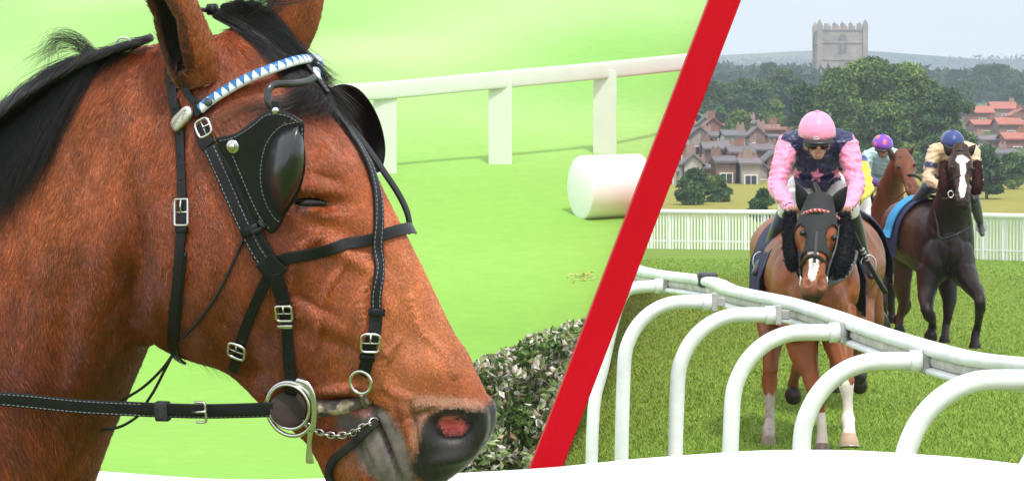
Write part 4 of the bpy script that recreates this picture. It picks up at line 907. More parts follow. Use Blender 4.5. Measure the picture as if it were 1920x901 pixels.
# thin cord
for pth, ts in (([(470,432),(455,455),(432,505),(408,552),(380,592),(345,630)], None), ([(330,655),(305,690),(270,724),(232,748),(205,764)], (.06,.05,.03,.02,.02)), ([(326,660),(308,695),(290,730),(276,752),(262,776),(228,798),(190,806)], (.06,.05,.03,.02,.02,.02,.02))):
    if ts is None: pts, _, _ = track(pth, .004)
    else: pts = catmull([V(x, y, t_) for (x, y), t_ in zip(pth, ts)], 6)
    mb = MB(); mb.tube(pts, .0021, 8); mb.build('cord', mat('black_cord', (.014,.014,.016), .7, var=.3, scale=300), bridle)
mb = MB(); mb.tube(catmull([V(486,414,.122), V(494,425,.124), V(484,432,.122), V(474,436,.12)], 6), .0035, 10); mb.build('cord_knot', mat('black_cord', (.014,.014,.016), .7), bridle)
# rein
rt_ = [(-420,752,.30),(-200,744,.22),(-60,744,.17),(40,750,.14),(140,760,.13),(250,766,.115),(370,770,.10),(450,769,.092),(512,767,.085)]
q = catmull(np.array(rt_, float), 8); pts = np.array([V(*p) for p in q]); mb = MB(); mb.tube(pts, [(.0102, .002)] * len(pts), 20, up=NL, power=.35); rein = mb.build('rein', LEA, bridle)
L_ = np.concatenate([[0], np.cumsum(np.linalg.norm(np.diff(pts, axis=0), axis=1))]); tg = unit(np.gradient(pts, axis=0)); sdv = np.cross(tg, NL); mb = MB()
for s in np.arange(.1, L_[-1], .0065):
    i = min(int(np.searchsorted(L_, s)), len(pts) - 1); p = np.array([np.interp(s, L_, pts[:, k]) for k in range(3)])
    for sg_ in (-1, 1): mb.box(p + sdv[i] * sg_ * .0078 + NL * .0023, (.004, .0009, .0007), ax=np.array([tg[i], sdv[i], NL]))
mb.build('stitching', STI, rein, smooth=False)
q2 = q[(q[:, 0] > 255)]; pts2 = np.array([V(x, y - 2, t_ + .0045) for x, y, t_ in q2]); mb = MB(); mb.tube(pts2, [(.0085, .0018)] * len(pts2), 16, up=NL, power=.35); mb.build('rein_end', LEA, bridle)
X_ = unit(np.cross(NL, (0, 0, 1)) * -1); X_ = X_ if X_[0] > 0 else -X_; Y_ = unit(np.cross(NL, X_)); Y_ = Y_ if Y_[2] > 0 else -Y_
mb = MB(); c = V(305, 770, .110); mb.tube([c - X_ * .0085, c + X_ * .0085], [(.0135, .0085)] * 2, 20, up=NL, power=.45); mb.build('keeper', mat('woven_keeper', (.03,.032,.036), .8, var=.5, scale=300, bump=.6, bscale=500), bridle)
loop_tube(V(374, 772, .112), X_, Y_, 26 * pxm, 38 * pxm, .0019, .3, arc=(-100, 100), nrm=NL); mb = MB(); mb.tube([V(360, 772, .113), V(386, 771, .116)], .0016, 8); mb.build('prong', STEEL, bridle)
# bit
tc_ = .084; c = V(545, 766, tc_)
loop_tube(c, X_, Y_, 98 * pxm, 102 * pxm, .0030, 1.0, 60, name='bit_ring', nrm=NL); loop_tube(V(541, 762, tc_ + .004), X_, Y_, 84 * pxm, 84 * pxm, .0022, 1.0, 50, name='bit_ring', nrm=NL)
mb = MB(); mb.tube([V(540, 766, tc_ - .008), V(540, 766, tc_ - .003), V(540, 766, tc_ - .002)], [34 * pxm, 34 * pxm, 32 * pxm], 40, up=(0,0,1)); mb.build('bit_guard', mat('brown_leather', (.040,.026,.022), .8, var=.35, scale=60, bump=.5, bscale=300, bdist=.001), bridle)
mb = MB(); mb.tube(catmull([V(556,712,tc_), V(578,722,tc_ + .001), V(588,750,tc_ + .001), V(588,790,tc_ + .001), V(584,808,tc_)], 6), [(.0045, .003)] * 25, 12, up=NL); mb.build('bit_cheek', STEEL, bridle)
mb = MB(); mb.tube(catmull([V(582,806,tc_), V(580,830,tc_), V(580,852,tc_), V(581,866,tc_)], 5), [(w_, .0018) for w_ in np.interp(np.arange(16), [0, 6, 12, 15], [.0045, .0035, .0058, .0062])], 16, up=NL, round_ends=True); mb.build('bit_lever', STEEL, bridle)
pts, nn, _ = track([(594,764),(620,764),(650,762),(680,752),(692,746)], .001); mb = MB(); mb.tube(pts, [(r_, r_) for r_ in np.linspace(.0125, .0075, len(pts))], 20); mb.build('mouthpiece', mat('worn_roll', (.10,.085,.075), .7, var=.8, scale=120, col2=(.42,.34,.24), ramp=(.5,.58), bump=.6, bscale=200, bdist=.002), bridle)
pts, nn, _ = track([(574,785),(595,800),(620,810),(645,812),(670,806),(690,794),(702,786)], .007, 12)
L_ = np.concatenate([[0], np.cumsum(np.linalg.norm(np.diff(pts, axis=0), axis=1))]); k = 0; chain = MB()
for s in np.arange(0, L_[-1], .0088):
    i = min(int(np.searchsorted(L_, s)), len(pts) - 2); p = np.array([np.interp(s, L_, pts[:, j]) for j in range(3)]); tg = unit(pts[i + 1] - pts[i]); n1 = nn[i] if k % 2 else unit(nn[i] * .4 + np.cross(tg, nn[i])); n1 = unit(n1 - tg * (n1 @ tg)); k += 1
    sd_ = np.cross(n1, tg); a = np.arange(20) / 20 * 2 * math.pi; lp = p + np.outer(np.cos(a), tg) * .0068 + np.outer(np.sin(a), sd_) * .0045; t2 = unit(np.roll(lp, -1, 0) - np.roll(lp, 1, 0)); b = np.arange(8) / 8 * 2 * math.pi
    chain.grid(np.array([u_ + np.outer(np.cos(b), np.cross(w_, n1)) * .0014 + np.outer(np.sin(b), n1) * .0014 for u_, w_ in zip(lp, t2)]), closed_u=True, closed_v=True)
chain.build('curb_chain', STEEL, bridle)
h, n_ = surf(683, 710); loop_tube(h + n_ * .012, X_, Y_, 42 * pxm, 42 * pxm, .0026, 1.0, 40, name='ring', nrm=unit(n_ + NL * .6))
mb = MB(); mb.tube(catmull([h + n_ * .014 - Y_ * .016, h + n_ * .008 - Y_ * .026, V(681, 757, .06)], 5), .0028, 8); mb.build('ring_link', mat('worn_steel', (.3,.28,.26), .5, metal=.8, var=.5, scale=200), bridle)
strap([(702,790),(690,805),(668,826),(645,845),(628,862),(622,885),(628,905)], 15, 'chin_strap', off=.006, th=.004, m=mat('black_rubber', (.012,.012,.013), .7))
# loose pieces on the crest and between the ears
pts, nn, _ = track([(192,104),(215,92),(240,84),(268,76),(284,70)], .008); mb = MB(); mb.tube(pts, [(.006, .003)] * len(pts), 12, up=nn); mb.build('crest_strap', LEA, bridle)
loop_tube(V(232, 84, .02), X_, Y_, 30 * pxm, 26 * pxm, .0018, .8, name='loose_ring', m=mat('pale_ring', (.55,.55,.55), .4), nrm=unit(NL + X_ * .8))
mb = MB(); mb.tube(catmull([V(372, 18, .02), V(400, 20, .01), V(430, 18, .0), V(455, 14, -.01)], 5), .0032, 8); mb.build('poll_cord', LEA, bridle)
mb = MB(); c = V(398, 18, .012); mb.tube([c - X_ * .006, c + X_ * .006], [(.008, .008)] * 2, 12); mb.build('poll_buckle', LEA, bridle)
# ================================================================ the galloping horses and their jockeys
M_RCOAT = mat('race_coat', attr='alpha', var=.2, scale=7, stretch=(1,1,.6), bump=.35, bscale=40, bdist=.008, spec=.26)
M_SILK = mat('silks', attr='alpha', var=.07, scale=14, stretch=(1,1,1.8), bump=.4, bscale=8, bdist=.03, spec=.5, sheen=.2)
def inpoly(x, y, poly):
    poly = np.array(poly, float); r = np.zeros(len(x), bool); j = len(poly) - 1
    for i in range(len(poly)):
        xi, yi, xj, yj = *poly[i], *poly[j]; c = ((yi > y) != (yj > y)) & (x < (xj - xi) * (y - yi) / (yj - yi + 1e-12) + xi); r ^= c; j = i
    return r
def pth(lst, n=4):
    """[(px, py, D, r...)] -> points and radii"""
    w_ = np.array([list(P(*q[:3])) for q in lst]); r = np.array([[q[3], q[4] if len(q) > 4 else q[3]] for q in lst], float); return catmull(w_, n), catmull(r, n)
HW = [(0,.078,.09,0), (.10,.098,.12,.03), (.24,.122,.15,.05), (.35,.130,.155,.06), (.48,.098,.13,.05), (.62,.075,.10,.03), (.76,.070,.082,.015), (.88,.080,.080,.01), (.96,.078,.07,.008), (1.03,.055,.045,.02)]
def head_rings(poll, muz, k=1.0, grow=0.0, seg=28, s0=-1, s1=9, rollv=None):
    a, b = np.array(P(*poll)), np.array(P(*muz)); ax = unit(b - a); L_ = np.linalg.norm(b - a); side = unit(np.cross(ax, (0, -1, 0)) if rollv is None else rollv); fr = np.cross(side, ax)
    if fr[1] > 0: fr = -fr
    H = catmull(np.array(HW), 3); rings = []; q = .62
    for s_, w_, dp, sh in H:
        if s_ < s0 or s_ > s1: continue
        c = a + ax * L_ * s_ - fr * sh * k; an = np.arange(seg) / seg * 2 * math.pi
        rings.append(c + np.outer(np.sign(np.sin(an)) * np.abs(np.sin(an)) ** .85 * (1 + .1 * np.cos(an)), side) * (w_ * k + grow) + np.outer(np.sign(np.cos(an)) * np.abs(np.cos(an)) ** .9, fr) * (dp * k + grow))
    return np.array(rings), side, fr, ax, L_, a
def race_horse(name, c, label, group='racehorses galloping towards the rail'):
    foot = P(*c['barrel'][2][:3]); foot[2] = 0
    mb = MB(); base = (*c['coat'], .42); mb.cur = base
    q, r = pth(c['barrel']); mb.tube(q, r, 28, round_ends=True)
    q, r = pth(c['neck']); mb.tube(q, r, 24, up=(0, -1, .3), round_ends=True)
    for x in c.get('blobs', ()): mb.ball(P(*x[:3]), x[3:6])
    for lg in c['legs']:
        q, r = pth(lg); mb.tube(q, r, 16, up=(0, -1, .01), round_ends=True)
    rg_, side, fr, ax, L_, a0 = head_rings(c['poll'], c['muzzle'], c.get('hk', 1)); mb.loft(rg_)
    k = c.get('hk', 1)
    m2, v, n, col, _ = fuse(mb, c.get('voxel', .012), 3)
    # eye sockets, nostrils, mouth
    def loc(s_, w_, f_): return a0 + ax * L_ * s_ + side * w_ * k + fr * f_ * k
    for sg in (-1, 1):
        d = np.linalg.norm(v - loc(.93, sg * .046, .062), axis=1); v = v - n * (.022 * np.exp(-(d / .022) ** 2))[:, None]; col[:, :3] = mixc(col[:, :3], (.012,.01,.01), np.exp(-(d / .024) ** 4))
        d = np.linalg.norm(v - loc(.90, sg * .070, .05), axis=1); v = v + n * (.010 * np.exp(-(d / .02) ** 2))[:, None]
        d = np.linalg.norm(v - loc(.44, sg * .116, .07), axis=1); v = v + n * (.012 * np.exp(-(d / .045) ** 2) - .014 * np.exp(-(d / .02) ** 2))[:, None]; col[:, :3] = mixc(col[:, :3], (.01,.008,.008), np.exp(-(d / .026) ** 4))
        d = np.linalg.norm((v - loc(.55, sg * .075, .10)), axis=1); v = v - n * (.006 * np.exp(-(d / .05) ** 2))[:, None]
    pj = proj(v); fc = (n @ unit(CAM - a0)) > .1
    for sg in (-1, 1):
        cpx, cpy = proj(loc(.90, sg * .046, .05)); sc_ = F / a0[1]; e = ((pj[:, 0] - cpx) / (.025 * sc_)) ** 2 + ((pj[:, 1] - cpy) / (.042 * sc_)) ** 2; e = np.where(fc, e, 99)
        v = v - n * (.020 * np.exp(-e * 1.5))[:, None] + n * (.010 * np.exp(-(np.sqrt(e) - 1.25) ** 2 * 8))[:, None]; col[:, :3] = mixc(col[:, :3], (.010,.008,.008), np.exp(-e ** 2))
    d = np.linalg.norm(v - loc(1.0, 0, .0), axis=1); col[:, :3] = mixc(col[:, :3], (.03,.025,.025), smoothstep(.12, .07, d))
    pj = proj(v); px_, py_ = pj[:, 0], pj[:, 1]
    for gx, gy, rx_, ry_, an_, am in c.get('relief', ()):
        a_ = R(an_); dx, dy = pj[:, 0] - gx, pj[:, 1] - gy; v = v + n * (am * fc * (v[:, 1] < c.get('rely', 99)) * np.exp(-(((dx * math.cos(a_) + dy * math.sin(a_)) / rx_) ** 2 + ((-dx * math.sin(a_) + dy * math.cos(a_)) / ry_) ** 2)))[:, None]
    cr = unit(n) ; v = v + n * (nse(v, 5, 2) * .012 + nse(v * (1,1,.5), 13, 6) * .005)[:, None] * (v[:, 2] > .5)[:, None]
    if 'paint' in c: col = c['paint'](px_, py_, v, col, n)
    root = finish(m2, v, col, name, M_RCOAT, label=label, cat='horse', group=group)
    for sg in (-1, 1):
        mb = MB(); mb.ball(loc(.44, sg * .104, .078), .021 * k); mb.build('eye', mat('eye_black'), root)
    for e in c['ears']:
        b, tp, w_ = P(*e[:3]), P(*e[3:6]), e[6]; m = (b + tp) / 2; axx = unit(tp - b); mb = MB(); mb.cur = (*[x * .8 for x in c.get('earcol', c['coat'])], .6)
        us_ = np.linspace(0, 1, 9); mb.tube([b + (tp - b) * u_ + np.array([math.copysign(.008, b[0] - tp[0]) * math.sin(3.14 * u_), 0, 0]) for u_ in us_], [(w_ * math.sin(math.pi * (.35 + .63 * u_)), w_ * .6 * math.sin(math.pi * (.35 + .63 * u_))) for u_ in us_], 14, up=(0,-1,0), round_ends=True)
        er = mb.build('ear', M_RCOAT, root)
        if c.get('ear_in', True):
            mb = MB(); mb.cur = (.03,.018,.014,.8); mb.tube([b + (tp - b) * u_ + np.array([0, -w_ * .45 * math.sin(math.pi * (.35 + .63 * u_)), 0]) for u_ in us_[1:8]], [(w_ * .55 * math.sin(math.pi * (.35 + .63 * u_)), w_ * .3) for u_ in us_[1:8]], 10, up=(0,-1,0)); mb.build('ear_lining', M_RCOAT, er)
    return root, loc, (rg_, side, fr, ax, L_, a0)
def hoof(root, px, py, D, w_, h, colr, tilt=0, bare=True):
    shoe = colr[0] > .3
    b = P(px, py, D); mb = MB(); mb.cur = (*colr, .5); rot = np.array(Matrix.Rotation(R(tilt), 3, 'X')); rings = []
    for z, s_ in ((0, 1.0), (.25, .98), (1, .70), (1.1, .55)):
        a = np.arange(20) / 20 * 2 * math.pi; rings.append([b + rot @ np.array([math.sin(x) * w_ * s_, -math.cos(x) * w_ * s_ * 1.15, h * z]) for x in a])
    mb.loft(rings); o = mb.build('hoof', M_RCOAT, root, smooth='auto')
    if not shoe: return
    mb = MB(); a = np.linspace(-2.3, 2.3, 24); mb.tube([b + rot @ np.array([math.sin(x) * w_ * .98, -math.cos(x) * w_ * 1.12, -.004]) for x in a], [(.010, .005)] * 24, 8); mb.build('horseshoe', STEEL, o)
def draped(path_, a0, a1, grow, length_extra, colr, name, label=None, trim=None, root=None, cat='saddle cloth'):
    """cloth lying over the barrel between two stations"""
    q, r = pth(path_, 6); t = unit(np.gradient(q, axis=0)); S = unit(np.cross(t, (0, 0, 1))); U = np.cross(S, t); aa = np.radians(np.linspace(a0, a1, 33)); g = []
    for p, s_, u_, rr in zip(q, S, U, r):
        row = []
        for a in aa:
            x, y = math.sin(a) * (rr[0] + grow), math.cos(a) * (rr[1] + grow)
            if abs(a) > R(80): x = math.copysign(rr[0] + grow + .02 + .012 * math.sin(p[1] * 40), x); y = -(abs(a) - R(80)) * (rr[1]) * length_extra
            row.append(p + s_ * x + u_ * y)
        g.append(row)
    g = np.array(g); mb = MB(); mb.cur = (*colr, .75); nrm = (g - q[:, None, :]); nrm = unit(nrm); o1 = mb.grid(g); o2 = mb.grid((g - nrm * .008)[:, ::-1])
    if trim is not None:
        c = mb.c[0].reshape(g.shape[0], g.shape[1], 4); c[:, :2, :3] = trim; c[:, -2:, :3] = trim
    a_, b_ = g.shape[:2]; fs = []
    i1 = lambda i, j: o1 + i * b_ + j
    i2 = lambda i, j: o2 + i * b_ + b_ - 1 - j
    for i in range(a_ - 1): fs += [(i1(i,0), i1(i+1,0), i2(i+1,0), i2(i,0)), (i1(i+1,b_-1), i1(i,b_-1), i2(i,b_-1), i2(i+1,b_-1))]
    for j in range(b_ - 1): fs += [(i1(0,j+1), i1(0,j), i2(0,j), i2(0,j+1)), (i1(a_-1,j), i1(a_-1,j+1), i2(a_-1,j+1), i2(a_-1,j))]
    mb.f += fs; mb.mi += [0] * len(fs); mb.tag += [0] * len(fs)
    return mb.build(name, mat('cloth', attr='alpha', var=.1, scale=20, bump=.3, bscale=200), label=label, cat=cat)
def line(name, pts, r, m, parent, n=6, seg=8, flat=None):
    q = catmull([P(*p) for p in pts], n); mb = MB(); mb.tube(q, r if flat is None else [flat] * len(q), seg, up=(0, -1, .01)); return mb.build(name, m, parent)

# ---- horse 1, bay with hood
def paint1(x, y, v, c, n):
    c[:, :3] = np.array((.235, .066, .016)) * (1 + .25 * nse(v, 6, 3))[:, None]
    c[:, :3] = mixc(c[:, :3], (.02,.014,.012), smoothstep(.62, .45, v[:, 2]) * .0)
    wl = ((x > 1568) & (x < 1620) & (y > 716 + 6 * np.sin(x * .3)) & (v[:, 1] < 21)); c[wl, :3] = (.72, .66, .60)
    wl = ((x < 1470) & (y > 738 + 3 * np.sin(x * .5))); c[wl, :3] = np.array((.42,.36,.31)) * (1 + .3 * nse(v[wl], 30, 2))[:, None]
    wl = ((x > 1522) & (x < 1562) & (y > 772)); c[wl, :3] = (.50,.45,.41)
    wl = inpoly(x, y, [(1513,470),(1535,470),(1534,505),(1527,524),(1519,528),(1514,515),(1516,490)]) & (v[:, 1] < 19.9); c[wl, :3] = (.78,.76,.72)
    bl = (x > 1495) & (x < 1552) & (v[:, 1] < 19.95); k = smoothstep(536, 556, y) * bl * .85; c[:, :3] = mixc(c[:, :3], (.045,.030,.028), k)
    k = smoothstep(515, 535, y) * bl * .6; c[:, :3] = mixc(c[:, :3], (.20,.085,.06), k * (1 - smoothstep(536, 550, y)))
    return c
C1 = dict(coat=(.30,.095,.026), voxel=.010, hk=1.04, poll=(1536,378,20.02), muzzle=(1523,553,19.55),
    barrel=[(1478,462,22.65,.20,.22), (1481,470,22.3,.31,.30), (1500,488,21.8,.32,.34), (1513,506,21.3,.33,.36), (1524,522,20.95,.32,.36), (1532,545,20.68,.30,.33), (1534,562,20.52,.22,.24)],
    neck=[(1532,500,20.85,.26,.26), (1533,455,20.6,.19,.24), (1535,420,20.35,.13,.19), (1536,392,20.12,.09,.13)],
    blobs=[(1497,600,20.62,.14,.17,.20), (1570,600,20.62,.14,.17,.20), (1445,560,21.9,.13,.26,.26), (1530,520,20.7,.2,.2,.2)],
    legs=[[(1500,610,20.7,.14,.15), (1506,660,20.6,.10,.11), (1522,712,20.5,.062,.07), (1530,735,20.45,.060,.065), (1537,765,20.5,.038,.042), (1541,800,20.5,.034,.038), (1541,835,20.5,.045,.05), (1541,852,20.48,.04,.045)],
          [(1568,610,20.7,.13,.14), (1576,660,20.55,.095,.10), (1585,700,20.45,.062,.066), (1586,716,20.4,.060,.064), (1589,745,20.4,.038,.042), (1590,772,20.4,.038,.042), (1590,785,20.38,.050,.055), (1592,802,20.32,.042,.045), (1592,812,20.3,.05,.055)],
          [(1447,570,21.9,.13,.22), (1446,640,21.6,.085,.12), (1444,690,21.5,.055,.07), (1443,716,21.5,.060,.08), (1443,742,21.45,.040,.05), (1443,785,21.4,.036,.045), (1441,805,21.3,.048,.055), (1440,820,21.2,.045,.05)],
          [(1590,560,21.9,.14,.22), (1598,620,22.0,.09,.12), (1604,660,22.2,.055,.07), (1608,690,22.4,.04,.045)]],
    relief=[(1534,600,5,50,0,-.035), (1505,610,22,40,8,.015), (1563,610,22,40,-8,.015), (1472,560,8,60,12,-.02), (1598,560,8,60,-12,-.02), (1490,520,30,8,-40,-.015), (1580,520,30,8,40,-.015), (1497,650,6,26,8,-.012), (1583,650,6,26,-8,-.012), (1515,640,14,8,0,.01)], rely=21.0,
    ears=[(1509,388,20.05,1492,343,20.0,.052), (1566,390,20.05,1589,349,20.0,.052)], earcol=(.012,.012,.013), ear_in=False, paint=paint1)
h1, loc1, hd1 = race_horse('racehorse', C1, 'leading bay racehorse with white blaze in black hood and fluffy black cheekpieces')
for px, py, D, w_, h, cl, tl in ((1592,836,20.28,.072,.085,(.42,.30,.20),-12), (1541,850,20.45,.065,.07,(.10,.08,.06),0), (1440,844,21.1,.075,.09,(.22,.17,.12),35), (1611,700,22.4,.062,.08,(.04,.03,.03),120)): hoof(h1, px, py, D, w_, h, cl, tl)
# hood, with eye holes, cheekpieces, bridle of horse 1
tk = thing('racing_hood', loc1(.2, 0, .1), label='black ear and face hood with red and white braided browband on the leading horse', cat='hood')
rg_, side, fr, ax, L_, a0 = head_rings(C1['poll'], C1['muzzle'], 1.04, .009, 56, -.02, .66)
rg2 = []
for i in range(len(rg_) - 1):
    for k in range(4): rg2.append(rg_[i] * (1 - k / 4) + rg_[i + 1] * k / 4)
rg2 = np.array(rg2); mb = MB(); a_, b_ = rg2.shape[:2]; pj = proj(rg2.reshape(-1, 3)).reshape(a_, b_, 2); fs = []
def inhole(x, y):
    for cx, cy, rx, ry in ((1500, 448, 10.5, 27), (1562, 449, 12.5, 27)):
        if ((x - cx) / rx) ** 2 + ((y - cy) / ry) ** 2 < 1: return True
    return y > 498 - abs(x - 1528) * .35
for i in range(a_ - 1):
    for j in range(b_):
        j2 = (j + 1) % b_; m = (pj[i, j] + pj[i + 1, j2]) / 2
        if not inhole(*m): fs.append((i*b_+j, i*b_+j2, (i+1)*b_+j2, (i+1)*b_+j))
mb.cur = (.014,.014,.016,.75); mb.add(rg2.reshape(-1, 3), fs); o = mb.build('hood_fabric', mat('hood_cloth', attr='alpha', var=.15, scale=60, bump=.2, bscale=300), tk); so = o.modifiers.new('s', 'SOLIDIFY'); so.thickness = .004; so.offset = 1
q = catmull([P(1501,408,19.96), P(1508,400,19.86), P(1530,394,19.80), P(1556,399,19.86), P(1573,410,19.96)], 14); mb = MB(); mb.tube(q, [(.012, .009)] * len(q), 12, up=(0,-1,0)); c = np.ones((mb.n, 4)); c[:, 3] = .6
for i in range(len(q)):
    for j in range(12): c[i*12+j, :3] = (.62,.62,.60) if (i + (j // 3)) % 4 == 0 else (.45,.02,.035)
mb.c = [c]; mb.build('browband', mat('braid', attr='alpha', var=.1, scale=30), tk)
BL = mat('black_strap', (.012,.012,.013), .4, spec=.5)
line('seam', [(1533,408,19.83),(1531,440,19.72),(1529,470,19.62),(1527,492,19.56)], .004, mat('seam_grey', (.045,.045,.05), .8), tk, flat=(.011, .002))
tb_ = thing('racing_bridle', loc1(.6, 0, .1), label='dark noseband cheek straps and bit rings on the leading horse', cat='bridle')
line('noseband', [(1500,510,19.86),(1503,497,19.74),(1512,484,19.62),(1526,479,19.57),(1541,486,19.62),(1549,499,19.74),(1551,512,19.86)], .01, mat('brown_strap', (.035,.018,.014), .45), tb_, flat=(.016, .006))
for pts in ([(1501,420,19.95),(1498,460,19.88),(1500,490,19.8),(1503,525,19.7)], [(1573,420,19.95),(1568,460,19.88),(1556,495,19.8),(1548,525,19.7)]): line('cheek_strap', pts, .007, BL, tb_, flat=(.009, .004))
for x in (1501, 1550): 
    mb = MB(); c_ = P(x, 527, 19.66); a = np.arange(25) / 24 * 2 * math.pi; mb.tube(np.stack([c_[0] + 0 * a, c_[1] + .026 * np.cos(a), c_[2] + .034 * np.sin(a)], 1), .006, 8, up=(1, 0, 0)); mb.build('bit_ring', STEEL, tb_)
for pts in ([(1503,530,19.7),(1492,500,20.0),(1484,440,20.25),(1486,402,20.42)], [(1549,530,19.7),(1572,500,20.0),(1586,440,20.25),(1586,402,20.42)]): line('rein', pts, .007, BL, tb_, flat=(.010, .004))
def sheepskin(path_, colr, label, tkn, n=5200, hl=.020):
    q, r = pth(path_, 6); mb = MB(); mb.cur = (*colr, .95); mb.tube(q, r, 20, up=(0, -1, .01), round_ends=True)
    o = mb.build('cheekpiece', mat('fleece', attr='alpha', var=.4, scale=60, bump=1, bscale=120, bdist=.02), tkn, label=label)
    rg = np.random.default_rng(5); i = rg.integers(0, len(q), n); a = rg.uniform(0, 6.28, n); d = np.stack([np.cos(a), np.sin(a) * .9, .3 * rg.normal(size=n)], 1); rt = q[i] + d * (r[i, :1]) * .92 + rg.normal(size=(n, 3)) * .006
    d2 = unit(d + rg.normal(size=(n, 3)) * .5); st = np.stack([rt, rt + d2 * hl * .6, rt + unit(d2 + rg.normal(size=(n, 3)) * .7) * hl], 1)
    hair('fleece_fibre', st, hair_mat('fleece_hair', .8, .2, colr), o, np.tile([.0028, .0024, .001], (n, 1)))
sheepskin([(1480,402,20.05,.025), (1483,430,20.0,.042), (1484,462,19.95,.048), (1489,492,19.9,.042), (1492,502,19.9,.025)], (.010,.010,.014), 'fluffy black cheekpiece on the left', tb_)
sheepskin([(1582,404,20.05,.025), (1585,430,20.0,.048), (1584,465,19.95,.060), (1576,498,19.9,.056), (1566,516,19.9,.035)], (.010,.010,.014), 'fluffy black cheekpiece on the right', tb_)
line('breastgirth', [(1605,470,20.6),(1600,490,20.45),(1588,512,20.28),(1566,528,20.18),(1534,536,20.12)], .02, mat('girth_grey', (.10,.10,.11), .7), tb_, flat=(.02, .006))
bl1 = [(1500,488,21.85,.33,.35), (1513,506,21.45,.34,.37), (1524,522,21.1,.34,.37)]
draped(bl1, -118, 118, .02, 1.15, (.016,.020,.075), 'saddle_cloth', 'navy saddle cloth hanging either side of the leading bay horse', trim=(.016,.020,.075))
mb = MB(); rg = np.random.default_rng(4); n = 260; st = []
for i in range(n): 
    x = rg.uniform(1520, 1548); b = P(x, 380 + abs(x - 1534) * .3, 20.15); st.append([b, b + (rg.normal() * .02, -.05, .05), b + (rg.normal() * .05, -.10, .02)])
hair('forelock', np.array(st), hair_mat('red_brown_hair', .6, .3, (.10,.035,.015)), h1, np.tile([.0015, .0013, .0006], (n, 1)))

